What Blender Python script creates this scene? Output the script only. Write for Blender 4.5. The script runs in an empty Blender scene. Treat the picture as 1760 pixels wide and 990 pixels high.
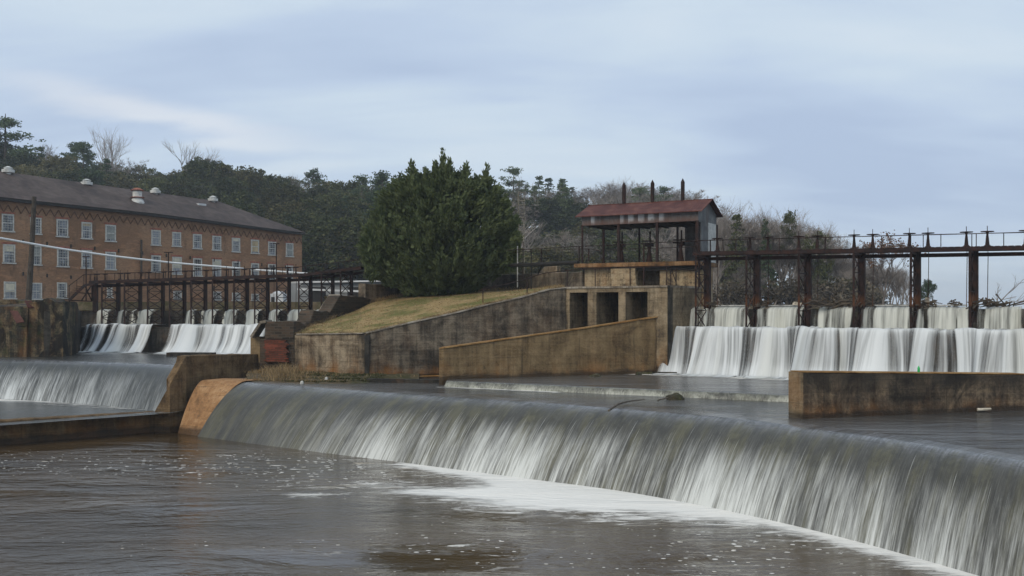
import bpy, bmesh, math, random
from mathutils import Vector, noise
random.seed(7)
R = math.radians
C = bpy.context.scene.collection
SC = bpy.context.scene

# ------------------------------------------------------------ camera, sky, sun, exposure
F, CX, HY = 1700.0, 880.0, 530.0          # focal length in photo pixels, centre column, horizon row
cam_d = bpy.data.cameras.new('camera'); cam = bpy.data.objects.new('camera', cam_d); C.objects.link(cam)
cam.location = (0, 0, 0); cam.rotation_euler = (R(90), 0, 0)
cam_d.sensor_width = 36; cam_d.lens = 36 * F / 1760; cam_d.shift_y = (HY - 495) / 1760
cam_d.clip_end = 9000; cam_d.clip_start = 0.3
SC.camera = cam
SC.view_settings.view_transform = 'Standard'; SC.view_settings.look = 'None'
SC.view_settings.gamma = 1; SC.view_settings.use_curve_mapping = False
SC.view_settings.exposure = 0.12
SC.cycles.use_denoising = True
SC.cycles.max_bounces = 6; SC.cycles.diffuse_bounces = 3; SC.cycles.glossy_bounces = 3
SC.cycles.transparent_max_bounces = 16; SC.cycles.volume_bounces = 0
SUN_EL, SUN_AZ = 38, 215                  # overcast: a weak, very soft sun, behind the camera to the left
world = bpy.data.worlds.new('World'); SC.world = world; world.use_nodes = True


class NT:
    """tiny node helper"""
    def __init__(s, tree):
        s.t = tree; s.n = tree.nodes; s.l = tree.links
    def node(s, kind, **kw):
        n = s.n.new(kind)
        for k, v in kw.items(): setattr(n, k, v)
        return n
    def put(s, sock, v):
        if v is None: return
        if hasattr(v, 'is_linked') or hasattr(v, 'links'): s.l.new(v, sock)
        else: sock.default_value = v
    def math(s, op, a, b=0.0, c=None, clamp=False):
        n = s.node('ShaderNodeMath', operation=op, use_clamp=clamp)
        s.put(n.inputs[0], a); s.put(n.inputs[1], b)
        if c is not None: s.put(n.inputs[2], c)
        return n.outputs[0]
    def vmath(s, op, a, b=(0, 0, 0)):
        n = s.node('ShaderNodeVectorMath', operation=op)
        s.put(n.inputs[0], a); s.put(n.inputs[1], b)
        return n.outputs[0]
    def mapv(s, v, scale=(1, 1, 1), loc=(0, 0, 0), rot=(0, 0, 0)):
        n = s.node('ShaderNodeMapping'); s.put(n.inputs[0], v)
        n.inputs[1].default_value = loc; n.inputs[2].default_value = rot; n.inputs[3].default_value = scale
        return n.outputs[0]
    def noise(s, v, scale=1, detail=4, rough=0.5, dist=0.0):
        n = s.node('ShaderNodeTexNoise'); s.put(n.inputs['Vector'], v)
        n.inputs['Scale'].default_value = scale; n.inputs['Detail'].default_value = detail
        n.inputs['Roughness'].default_value = rough; n.inputs['Distortion'].default_value = dist
        return n.outputs[0]
    def ramp(s, f, stops, interp='LINEAR'):
        n = s.node('ShaderNodeValToRGB'); s.put(n.inputs[0], f); n.color_ramp.interpolation = interp
        e = n.color_ramp.elements
        while len(e) < len(stops): e.new(0.5)
        for i, (p, c) in enumerate(stops):
            e[i].position = p; e[i].color = (c[0], c[1], c[2], 1) if hasattr(c, '__len__') else (c, c, c, 1)
        return n.outputs[0]
    def mr(s, v, a, b, c=0.0, d=1.0, smooth=True):
        n = s.node('ShaderNodeMapRange'); n.interpolation_type = 'SMOOTHSTEP' if smooth else 'LINEAR'; n.clamp = True
        s.put(n.inputs[0], v)
        for i, q in enumerate((a, b, c, d)): s.put(n.inputs[1 + i], q)
        return n.outputs[0]
    def mix(s, f, a, b, mode='MIX'):
        n = s.node('ShaderNodeMix', data_type='RGBA', blend_type=mode)
        s.put(n.inputs[0], f)
        for k, v in ((6, a), (7, b)):
            if isinstance(v, (tuple, list)): v = (*v[:3], 1)
            s.put(n.inputs[k], v)
        return n.outputs[2]
    def bump(s, h, strength=0.4, dist=0.1, normal=None):
        n = s.node('ShaderNodeBump'); s.put(n.inputs['Height'], h)
        n.inputs['Strength'].default_value = strength; n.inputs['Distance'].default_value = dist
        if normal is not None: s.put(n.inputs['Normal'], normal)
        return n.outputs[0]


def build_world():
    w = NT(world.node_tree); w.n.clear()
    sky = w.node('ShaderNodeTexSky', sky_type='NISHITA'); sky.sun_disc = False
    sky.sun_elevation = R(SUN_EL); sky.sun_rotation = R(SUN_AZ)
    tc = w.node('ShaderNodeTexCoord').outputs['Generated']
    sep = w.node('ShaderNodeSeparateXYZ'); w.put(sep.inputs[0], tc)
    x, y, z = sep.outputs
    zz = w.math('ADD', w.math('ABSOLUTE', z), 0.22)
    # project the direction on a cloud layer, so that bands flatten towards the horizon
    cx = w.math('DIVIDE', x, zz); cy = w.math('DIVIDE', y, zz)
    cv = w.node('ShaderNodeCombineXYZ'); w.put(cv.inputs[0], cx); w.put(cv.inputs[1], cy)
    p = w.mapv(cv.outputs[0], scale=(0.42, 0.75, 1), rot=(0, 0, R(24)), loc=(0.3, 1.7, 0))
    n1 = w.noise(p, 1.5, 5, 0.48, 0.35)
    n2 = w.noise(w.mapv(cv.outputs[0], scale=(0.5, 1.3, 1), rot=(0, 0, R(30)), loc=(4, 2, 0)), 3.2, 5, 0.5, 0.3)
    f = w.math('ADD', w.math('MULTIPLY', n1, 0.7), w.math('MULTIPLY', n2, 0.3))
    col = w.ramp(f, [(0.36, (4.3, 5.3, 7.0)), (0.46, (5.0, 6.05, 7.6)), (0.54, (5.8, 6.85, 7.95)), (0.66, (6.8, 7.6, 8.3))])
    # one brighter tear in the cloud low on the left
    u = w.math('SUBTRACT', w.math('DIVIDE', x, y), -0.36); v = w.math('DIVIDE', z, y)
    line = w.math('SUBTRACT', v, w.math('SUBTRACT', 0.197, w.math('MULTIPLY', u, 0.24)))
    wob = w.math('MULTIPLY', w.math('SUBTRACT', n2, 0.5), 0.10)
    gl = w.mr(w.math('ABSOLUTE', w.math('ADD', line, wob)), 0.0, 0.026, 1, 0)
    gu = w.mr(w.math('ABSOLUTE', u), 0.02, 0.23, 1, 0)
    gf = w.math('MULTIPLY', w.math('MULTIPLY', gl, gu), w.mr(y, 0.0, 0.2))
    col = w.mix(w.math('MULTIPLY', gf, 0.65), col, (7.7, 8.0, 8.4))
    out = w.mix(0.96, sky.outputs[0], col)
    bg = w.node('ShaderNodeBackground'); w.put(bg.inputs[0], out); bg.inputs[1].default_value = 0.10
    o = w.node('ShaderNodeOutputWorld'); w.l.new(bg.outputs[0], o.inputs[0])


build_world()
sun_d = bpy.data.lights.new('sun', 'SUN'); sun = bpy.data.objects.new('sun', sun_d); C.objects.link(sun)
sun_d.energy = 1.5; sun_d.angle = R(30); sun_d.color = (1, 0.88, 0.70)
sdir = Vector((math.sin(R(SUN_AZ)) * math.cos(R(SUN_EL)), math.cos(R(SUN_AZ)) * math.cos(R(SUN_EL)), math.sin(R(SUN_EL))))
sun.rotation_euler = sdir.to_track_quat('Z', 'Y').to_euler()
sun.location = (-30, -20, 60)


# ------------------------------------------------------------ geometry helpers
def P(px, py, Y): return Vector(((px - CX) / F * Y, Y, (HY - py) / F * Y))
def G(px, py, z):
    Y = -z * F / (py - HY); return Vector(((px - CX) / F * Y, Y, z))
def V(*a): return Vector(a)
def lerp(a, b, t): return a + (b - a) * t
def interp(x, pts):
    if x <= pts[0][0]: return pts[0][1]
    for (a, va), (b, vb) in zip(pts, pts[1:]):
        if x <= b: return va + (vb - va) * (x - a) / (b - a)
    return pts[-1][1]
def sstep(a, b, x):
    t = max(0.0, min(1.0, (x - a) / (b - a))); return t * t * (3 - 2 * t)


def tag(o, label=None, cat=None, group=None, kind=None):
    if label: o['label'] = label
    if cat: o['category'] = cat
    if group: o['group'] = group
    if kind: o['kind'] = kind
    return o


def empty(name, loc, label, cat, group=None, rz=0.0):
    o = bpy.data.objects.new(name, None); C.objects.link(o)
    o.location = loc; o.rotation_euler = (0, 0, rz); o.empty_display_size = 0.3
    return tag(o, label, cat, group)


class MB:
    def __init__(s): s.v = []; s.f = []; s.uv = None; s.at = {}; s.mi = []
    def quad(s, *p):
        i = len(s.v); s.v += [Vector(q) for q in p]; s.f.append(tuple(range(i, i + len(p))))
    def box(s, c, size, ax=None, rz=0.0):
        c = Vector(c); hx, hy, hz = [q / 2 for q in size]
        if ax is None:
            ax = (V(math.cos(rz), math.sin(rz), 0), V(-math.sin(rz), math.cos(rz), 0), V(0, 0, 1))
        a, b, d = ax; i = len(s.v)
        for sz in (-1, 1):
            for sx, sy in ((-1, -1), (1, -1), (1, 1), (-1, 1)):
                s.v.append(c + a * hx * sx + b * hy * sy + d * hz * sz)
        for q in ((0, 3, 2, 1), (4, 5, 6, 7), (0, 1, 5, 4), (1, 2, 6, 5), (2, 3, 7, 6), (3, 0, 4, 7)):
            s.f.append(tuple(i + k for k in q))
    def bar(s, a, b, w, h=None, up=V(0, 0, 1)):
        a, b = Vector(a), Vector(b); h = h or w; d = b - a; L = d.length
        if L < 1e-5: return
        d /= L; sd = d.cross(up)
        if sd.length < 1e-3: sd = d.cross(V(0, 1, 0))
        sd.normalize(); u2 = sd.cross(d)
        s.box((a + b) / 2, (L, w, h), ax=(d, sd, u2))
    def tube(s, pts, rad, n=6, cap=True):
        pts = [Vector(p) for p in pts]; rings = []
        if not hasattr(rad, '__len__'): rad = [rad] * len(pts)
        for k, p in enumerate(pts):
            d = (pts[min(k + 1, len(pts) - 1)] - pts[max(k - 1, 0)])
            d = d.normalized() if d.length > 1e-6 else V(0, 0, 1)
            ref = V(0, 0, 1) if abs(d.z) < 0.9 else V(1, 0, 0)
            a = d.cross(ref).normalized(); b = d.cross(a); i = len(s.v)
            for j in range(n):
                t = 2 * math.pi * j / n; s.v.append(p + (a * math.cos(t) + b * math.sin(t)) * rad[k])
            rings.append(i)
        for r0, r1 in zip(rings, rings[1:]):
            for j in range(n): s.f.append((r0 + j, r0 + (j + 1) % n, r1 + (j + 1) % n, r1 + j))
        if cap and n > 2:
            s.f.append(tuple(rings[0] + j for j in range(n))[::-1]); s.f.append(tuple(rings[-1] + j for j in range(n)))
    def lathe(s, c, prof, n=12):
        c = Vector(c); rings = []
        for r, z in prof:
            rings.append(len(s.v))
            for j in range(n):
                t = 2 * math.pi * j / n; s.v.append(c + V(r * math.cos(t), r * math.sin(t), z))
        for r0, r1 in zip(rings, rings[1:]):
            for j in range(n): s.f.append((r0 + j, r0 + (j + 1) % n, r1 + (j + 1) % n, r1 + j))
        s.f.append(tuple(rings[0] + j for j in range(n))[::-1]); s.f.append(tuple(rings[-1] + j for j in range(n)))
    def grid(s, rows, uvs=None, attrs=None):
        """rows: list of equal rows of points"""
        i = len(s.v); m = len(rows[0])
        for r in rows: s.v += [Vector(p) for p in r]
        for a in range(len(rows) - 1):
            for b in range(m - 1): s.f.append((i + a * m + b, i + a * m + b + 1, i + (a + 1) * m + b + 1, i + (a + 1) * m + b))
        if uvs is not None:
            s.uv = (s.uv or []) + [q for r in uvs for q in r]
        if attrs:
            for k, rr in attrs.items(): s.at[k] = s.at.get(k, []) + [q for r in rr for q in r]
    def prism(s, poly, z0, z1):
        i = len(s.v); n = len(poly)
        z0s = z0 if hasattr(z0, '__len__') else [z0] * n; z1s = z1 if hasattr(z1, '__len__') else [z1] * n
        for p, z in zip(poly, z0s): s.v.append(V(p[0], p[1], z))
        for p, z in zip(poly, z1s): s.v.append(V(p[0], p[1], z))
        s.f.append(tuple(i + k for k in range(n))[::-1]); s.f.append(tuple(i + n + k for k in range(n)))
        for k in range(n): s.f.append((i + k, i + (k + 1) % n, i + n + (k + 1) % n, i + n + k))
    def rough_wall(s, nodes, th, step=0.5, jit=0.02, side=1):
        """nodes: (x, y, ztop, zbot) along the visible face; body on the other side; top slightly uneven"""
        pts = []
        for (a, b) in zip(nodes, nodes[1:]):
            L = math.hypot(b[0] - a[0], b[1] - a[1]); L = max(L, abs(b[2] - a[2])); k = max(1, int(L / step))
            for j in range(k): pts.append([lerp(a[q], b[q], j / k) for q in range(4)])
        pts.append(list(nodes[-1])); rows = [[], [], [], [], [], [], []]
        for k, p in enumerate(pts):
            q0, q1 = pts[max(0, k - 1)], pts[min(len(pts) - 1, k + 1)]
            d = V(q1[0] - q0[0], q1[1] - q0[1], 0)
            d = d.normalized() if d.length > 1e-6 else V(1, 0, 0)
            nn = V(-d.y, d.x, 0) * side
            f0 = V(p[0], p[1], 0); j = noise.noise(V(p[0] * 1.3, p[1] * 1.3, 3)) * jit * 2 - max(0, noise.noise(V(p[0] * 2.9, p[1] * 2.9, 8)) - .35) * .28
            z1, z0 = p[2] + j, p[3]; b0 = f0 + nn * th
            rows[0].append(V(f0.x, f0.y, z0)); rows[1].append(V(f0.x, f0.y, lerp(z0, z1, .5)) - nn * noise.noise(V(p[0], p[1], 9)) * jit)
            rows[2].append(V(f0.x, f0.y, z1 - 0.05)); fi = f0 + nn * 0.05
            rows[3].append(V(fi.x, fi.y, z1)); bi = b0 - nn * 0.05
            rows[4].append(V(bi.x, bi.y, z1)); rows[5].append(V(b0.x, b0.y, z1 - 0.05)); rows[6].append(V(b0.x, b0.y, z0))
        s.grid(rows); i = len(s.v) - 7 * len(pts); m = len(pts)
        s.f.append(tuple(i + r * m for r in range(7))); s.f.append(tuple(i + r * m + m - 1 for r in range(7))[::-1])
    def build(s, name, mat, parent=None, smooth=False, base=False):
        off = V(0, 0, 0)
        if parent is not None:
            p = parent
            while p is not None: off = off + Vector(p.location); p = p.parent
        elif base and s.v:
            n = len(s.v); off = V(sum(q.x for q in s.v) / n, sum(q.y for q in s.v) / n, min(q.z for q in s.v))
        me = bpy.data.meshes.new(name)
        me.from_pydata([tuple(q - off) for q in s.v], [], s.f)
        if s.uv is not None:
            ul = me.uv_layers.new(name='UVMap')
            for lp in me.loops: ul.data[lp.index].uv = s.uv[lp.vertex_index]
        for k, vals in s.at.items():
            a = me.attributes.new(k, 'FLOAT', 'POINT'); a.data.foreach_set('value', vals)
        if smooth: me.polygons.foreach_set('use_smooth', [True] * len(me.polygons))
        bm = bmesh.new(); bm.from_mesh(me)
        if s.uv is None and len(me.polygons) < 60000: bmesh.ops.recalc_face_normals(bm, faces=bm.faces)
        bm.to_mesh(me); bm.free()
        me.materials.append(mat); me.update()
        o = bpy.data.objects.new(name, me); C.objects.link(o)
        if parent is not None: o.parent = parent
        elif base: o.location = off
        return o


def struct(o, label=None): return tag(o, label=label, kind='structure')


# ------------------------------------------------------------ materials
def new_mat(name):
    m = bpy.data.materials.new(name); m.use_nodes = True; t = NT(m.node_tree); t.n.clear()
    b = t.node('ShaderNodeBsdfPrincipled'); o = t.node('ShaderNodeOutputMaterial'); t.l.new(b.outputs[0], o.inputs[0])
    t.pos = t.node('ShaderNodeNewGeometry').outputs['Position']; t.b = b; t.o = o
    t.z = t.node('ShaderNodeSeparateXYZ'); t.put(t.z.inputs[0], t.pos); t.zz = t.z.outputs[2]
    return m, t


def fin(t, col, rough=0.85, bump=None, spec=0.3, metal=0.0):
    if isinstance(col, tuple): col = (*col[:3], 1)
    t.put(t.b.inputs['Base Color'], col); t.put(t.b.inputs['Roughness'], rough)
    t.b.inputs['Specular IOR Level'].default_value = spec; t.put(t.b.inputs['Metallic'], metal)
    if bump is not None: t.put(t.b.inputs['Normal'], bump)


def concrete(name, dark, mid, light, orange=0.0, zlow=None, top=None, seed=0, contrast=1.0, wet=None, green=0.0, patchy=0.0, ocol=(0.30, 0.13, 0.035)):
    """weathered board-marked concrete: blotches, runs down the face, rust near a waterline, dark algae near the top"""
    m, t = new_mat(name); L = (seed * 3.1, seed * 1.7, seed)
    big = t.noise(t.mapv(t.pos, loc=L), 0.6, 8, 0.68, 0.8)
    runs = t.noise(t.mapv(t.pos, scale=(1.6, 1.6, 0.14), loc=L), 1.5, 6, 0.68)
    hor = t.noise(t.mapv(t.pos, scale=(0.25, 0.25, 3.0), loc=L), 1.4, 5, 0.6)
    fine = t.noise(t.pos, 9, 5, 0.7)
    f = t.math('ADD', t.math('ADD', t.math('MULTIPLY', big, 0.42), t.math('MULTIPLY', runs, 0.30)), t.math('ADD', t.math('MULTIPLY', fine, 0.16), t.math('MULTIPLY', hor, 0.12)))
    w = 0.075 / contrast
    col = t.ramp(f, [(0.49 - w, dark), (0.49, mid), (0.49 + w, light)])
    if orange:
        on = t.noise(t.mapv(t.pos, scale=(1, 1, 0.5), loc=(L[0] + 5, 0, 0)), 0.8, 6, 0.7)
        of = t.mr(on, 0.50 - 0.12 * orange, 0.68, 0, 1)
        if zlow is not None:
            near = t.mr(t.zz, zlow[0], zlow[1], 1, 0.12); of = t.math('MULTIPLY', of, near)
            of = t.math('ADD', of, t.math('MULTIPLY', t.mr(t.math('ADD', t.zz, t.math('MULTIPLY', runs, 0.8)), zlow[0] + .2, zlow[0] + 1.1, 1, 0), 0.35), clamp=True)
        col = t.mix(t.math('MULTIPLY', of, min(1, orange)), col, ocol)
    if top is not None:
        tf = t.mr(t.math('ADD', t.zz, t.math('MULTIPLY', t.math('SUBTRACT', runs, .5), 2.2)), top - 1.2, top, 0, 0.8)
        col = t.mix(tf, col, (0.035, 0.032, 0.026))
    if green:
        gn = t.mr(t.noise(t.mapv(t.pos, loc=(9, 3, seed)), 1.1, 6, 0.7), 0.5, 0.66, 0, green)
        col = t.mix(gn, col, (0.05, 0.055, 0.018))
    ln = t.math('ABSOLUTE', t.math('SUBTRACT', t.math('FRACT', t.math('ADD', t.math('MULTIPLY', t.zz, 1 / .42), t.math('MULTIPLY', big, .25))), .5))
    ln = t.math('MULTIPLY', t.mr(ln, .0, .07, 1, 0), t.mr(hor, .42, .6, 0, .45)); col = t.mix(ln, col, (0.02, 0.018, 0.014))
    drip = t.noise(t.mapv(t.pos, scale=(3.2, 3.2, .10), loc=(L[0], 4, 4)), 1.8, 5, .75); col = t.mix(t.mr(drip, .56, .68, 0, .5), col, (0.022, 0.02, 0.016))
    pale = t.noise(t.mapv(t.pos, scale=(4.5, 4.5, .25), loc=(L[0], 9, 1)), 1.8, 6, .8); col = t.mix(t.mr(pale, .66, .72, 0, .5), col, tuple(min(1, c * 1.6) for c in light))
    speck = t.mr(t.noise(t.mapv(t.pos, loc=(1, 2, 3)), 3.1, 8, 0.75), 0.60, 0.66, 0, 0.5)
    col = t.mix(speck, col, (0.025, 0.022, 0.018))
    if patchy:
        pn = t.noise(t.mapv(t.pos, scale=(1, 1, .6), loc=(3, 3, seed)), .42, 7, .66, 1.0); col = t.mix(t.mr(pn, .47, .54, 0, patchy), col, (0.010, 0.009, 0.008))
    rough = 0.85
    if wet is not None:
        wf = t.mr(t.math('ADD', t.zz, t.math('MULTIPLY', t.math('SUBTRACT', big, .5), .5)), wet, wet + 0.25, 1, 0)
        col = t.mix(t.math('MULTIPLY', wf, 0.75), col, (0.018, 0.014, 0.009)); rough = t.math('SUBTRACT', 0.85, t.math('MULTIPLY', wf, 0.5))
    h = t.math('ADD', t.math('MULTIPLY', fine, 0.5), t.math('ADD', t.math('MULTIPLY', big, 1.2), t.math('MULTIPLY', hor, .8)))
    fin(t, col, rough, t.bump(h, 0.5, 0.12), 0.2)
    return m


def brick(name, base, alt, mortar, patch=None, scale=1.0, axis=(1, 0), dark=0.0):
    m, t = new_mat(name)
    a = t.node('ShaderNodeCombineXYZ')
    s = t.z.outputs
    u = t.math('ADD', t.math('MULTIPLY', s[0], axis[0]), t.math('MULTIPLY', s[1], axis[1]))
    t.put(a.inputs[0], u); t.put(a.inputs[1], s[2])
    br = t.node('ShaderNodeTexBrick'); t.put(br.inputs['Vector'], a.outputs[0])
    br.inputs['Scale'].default_value = scale; br.inputs['Mortar Size'].default_value = 0.012
    br.inputs['Brick Width'].default_value = 0.26; br.inputs['Row Height'].default_value = 0.09; br.inputs['Bias'].default_value = 0.0
    br.inputs[1].default_value = (*base, 1); br.inputs[2].default_value = (*alt, 1); br.inputs[3].default_value = (*mortar, 1)
    big = t.noise(t.pos, 0.16, 6, 0.65, 0.6); runs = t.noise(t.mapv(t.pos, scale=(1, 1, 0.2)), 0.7, 6, 0.7)
    col = t.mix(t.mr(big, 0.40, 0.60, 0.0, 0.6), br.outputs[0], tuple(c * 0.75 for c in alt))
    col = t.mix(t.mr(t.noise(t.mapv(t.pos, scale=(1, 1, 3)), 0.55, 7, 0.75), .50, .66, 0, .5), col, tuple(min(1, c * 1.35) for c in base))
    col = t.mix(t.mr(runs, 0.54, 0.72, 0, 0.6 + dark), col, (0.045, 0.035, 0.028))
    if patch is not None:
        for c, r, st in patch:
            d = t.node('ShaderNodeVectorMath', operation='DISTANCE')
            t.put(d.inputs[0], t.mapv(t.pos, scale=(1, 1, 0.6))); d.inputs[1].default_value = (c[0], c[1], c[2] * 0.6)
            dn = t.math('ADD', d.outputs['Value'], t.math('MULTIPLY', t.math('SUBTRACT', t.noise(t.pos, 0.5, 7, 0.72), .5), r * 2.4))
            col = t.mix(t.mr(dn, r * 0.4, r * 1.1, st, 0), col, (0.29, 0.075, 0.028))
    h = t.math('ADD', br.outputs['Fac'], t.noise(t.pos, 14, 3))
    fin(t, col, 0.9, t.bump(h, 0.35, 0.03), 0.15)
    return m


def rusty(name, dark=(0.016, 0.011, 0.010), red=(0.042, 0.019, 0.014), orange=(0.12, 0.045, 0.018), oz=None, amt=0.5):
    m, t = new_mat(name)
    n = t.noise(t.pos, 2.3, 6, 0.65); n2 = t.noise(t.mapv(t.pos, scale=(1, 1, .3)), 5.0, 5, 0.7)
    col = t.ramp(n, [(0.40, dark), (0.62, red)])
    col = t.mix(t.mr(n2, 0.62, 0.74, 0, amt), col, orange)
    if oz is not None:
        zf = t.math('MULTIPLY', t.mr(t.zz, oz[0], oz[0] + .15, 0, 1), t.mr(t.zz, oz[1] - .5, oz[1], 1, 0))
        col = t.mix(t.math('MULTIPLY', zf, .7), col, (0.115, 0.046, 0.018))
    fin(t, col, 0.8, t.bump(n2, 0.3, 0.02), 0.25)
    return m


def plain(name, col, rough=0.8, var=0.25, scale=3.0, spec=0.3, metal=0.0):
    m, t = new_mat(name)
    n = t.noise(t.pos, scale, 5, 0.65)
    c = t.mix(t.mr(n, 0.35, 0.68), tuple(q * (1 + var) for q in col), tuple(q * (1 - var) for q in col))
    fin(t, c, rough, t.bump(n, 0.2, 0.02), spec, metal); return m


def foliage(name, c0, c1, c2, sc=0.35, rnd=0.35, trans=0.15, isl=0.35):
    m, t = new_mat(name)
    tc = t.node('ShaderNodeTexCoord').outputs['Object']; oi = t.node('ShaderNodeObjectInfo').outputs['Random']
    n = t.noise(t.pos, sc, 4, 0.6); g = t.node('ShaderNodeNewGeometry').outputs['Random Per Island']
    f = t.math('ADD', t.math('ADD', t.math('MULTIPLY', n, 0.75), t.math('ADD', t.math('MULTIPLY', g, isl), (0.35 - isl) / 2)), t.math('MULTIPLY', t.math('SUBTRACT', oi, 0.5), rnd))
    col = t.ramp(f, [(0.30, c0), (0.52, c1), (0.78, c2)])
    fin(t, col, 0.75, None, 0.15)
    tr = t.node('ShaderNodeBsdfTranslucent'); t.put(tr.inputs[0], col)
    mx = t.node('ShaderNodeMixShader'); mx.inputs[0].default_value = trans
    t.l.new(t.b.outputs[0], mx.inputs[1]); t.l.new(tr.outputs[0], mx.inputs[2]); t.l.new(mx.outputs[0], t.o.inputs[0])
    return m


def attr(t, name):
    a = t.node('ShaderNodeAttribute'); a.attribute_name = name; return a.outputs['Fac']


def pool_mat(name, deep, foamy=False, rough=0.12, rscale=1.0, bumps=0.5):
    """still or slowly moving river water: brown, glossy, small waves; foam follows the mesh attributes"""
    m, t = new_mat(name)
    w1 = t.noise(t.mapv(t.pos, scale=(0.35 * rscale, 0.9 * rscale, 1), rot=(0, 0, R(-12))), 1.3, 6, 0.6, 0.6)
    w2 = t.noise(t.mapv(t.pos, scale=(0.9 * rscale, 2.4 * rscale, 1), rot=(0, 0, R(8))), 2.6, 5, 0.6, 0.3)
    big = t.noise(t.mapv(t.pos, scale=(0.12, 0.22, 1)), 0.8, 4, 0.5)
    hh = t.math('ADD', w1, t.math('MULTIPLY', w2, 0.35))
    col = t.mix(t.mr(big, 0.4, 0.65), deep, tuple(c * 0.55 for c in deep)); rg = rough
    if foamy:
        fd, sd = attr(t, 'foam'), attr(t, 'speck')
        st = t.noise(t.mapv(t.pos, scale=(0.28, 0.95, 1), rot=(0, 0, R(-14))), 1.9, 8, 0.68, 1.4)
        ff = t.mr(t.math('ADD', fd, t.math('MULTIPLY', t.math('SUBTRACT', st, 0.5), 3.2)), 0.38, 1.05)
        gap = t.noise(t.mapv(t.pos, scale=(0.5, 2.2, 1), rot=(0, 0, R(-18)), loc=(2, 2, 2)), 1.5, 7, 0.72, 0.9)
        ff = t.math('MULTIPLY', ff, t.mr(gap, .36, .56, .35, 1))
        ff = t.math('MAXIMUM', ff, t.math('MULTIPLY', t.mr(t.math('ADD', fd, t.math('MULTIPLY', t.math('SUBTRACT', gap, .5), .9)), .62, .98), .95))
        ff = t.math('MULTIPLY', ff, t.mr(fd, 0.02, 0.15))
        vo = t.node('ShaderNodeTexVoronoi'); t.put(vo.inputs['Vector'], t.mapv(t.pos, scale=(0.8, 1.25, 1), rot=(0, 0, R(-12)))); vo.inputs['Scale'].default_value = 3.6
        vo.inputs['Randomness'].default_value = 1
        pick = t.noise(t.pos, 2.2, 3, 0.6)
        wn = t.node('ShaderNodeSeparateColor'); t.put(wn.inputs[0], vo.outputs['Color'])
        rad = t.math('MULTIPLY', t.math('MULTIPLY', t.math('POWER', sd, .6), wn.outputs[0]), 0.42)
        rad = t.math('MULTIPLY', rad, t.mr(pick, 0.36, 0.56))
        sp = t.mr(t.math('SUBTRACT', rad, vo.outputs['Distance']), 0.0, 0.05)
        lump = t.noise(t.mapv(t.pos, scale=(0.55, 1.7, 1), rot=(0, 0, R(-6))), 1.3, 7, 0.7, 0.8)
        sp2 = t.math('MULTIPLY', t.mr(lump, 0.60, 0.65), t.mr(sd, 0.2, 0.7))
        st3 = t.noise(t.mapv(t.pos, scale=(0.22, 1.9, 1), rot=(0, 0, R(-10)), loc=(6, 2, 0)), 1.6, 6, 0.65, 0.5)
        sp = t.math('MAXIMUM', sp, t.math('MULTIPLY', t.mr(st3, .64, .69, 0, .55), t.mr(sd, .05, .5)))
        sp = t.math('MAXIMUM', sp, sp2)
        all_ = t.math('MAXIMUM', ff, t.math('MULTIPLY', sp, 0.85))
        tan = t.mr(t.noise(t.mapv(t.pos, scale=(.4, .9, 1)), 0.9, 4, 0.6), 0.52, 0.66, 0, 0.6)
        fc = t.mix(t.math('MULTIPLY', tan, t.mr(fd, .9, .4)), (0.84, 0.81, 0.74), (0.50, 0.38, 0.21))
        col = t.mix(all_, col, fc); rg = t.math('ADD', t.math('MULTIPLY', all_, 0.6), rough)
        hh = t.math('ADD', hh, t.math('MULTIPLY', all_, 0.35))
    ruf = t.mr(t.noise(t.mapv(t.pos, scale=(0.10, 0.26, 1), rot=(0, 0, R(-10)), loc=(3, 8, 0)), 1.1, 6, 0.6, .6), .40, .62, .22, 1.0)
    hh = t.math('MULTIPLY', hh, ruf)
    t.b.inputs['IOR'].default_value = 1.46
    fin(t, col, rg, t.bump(hh, bumps, 0.145), 0.6)
    return m


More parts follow.
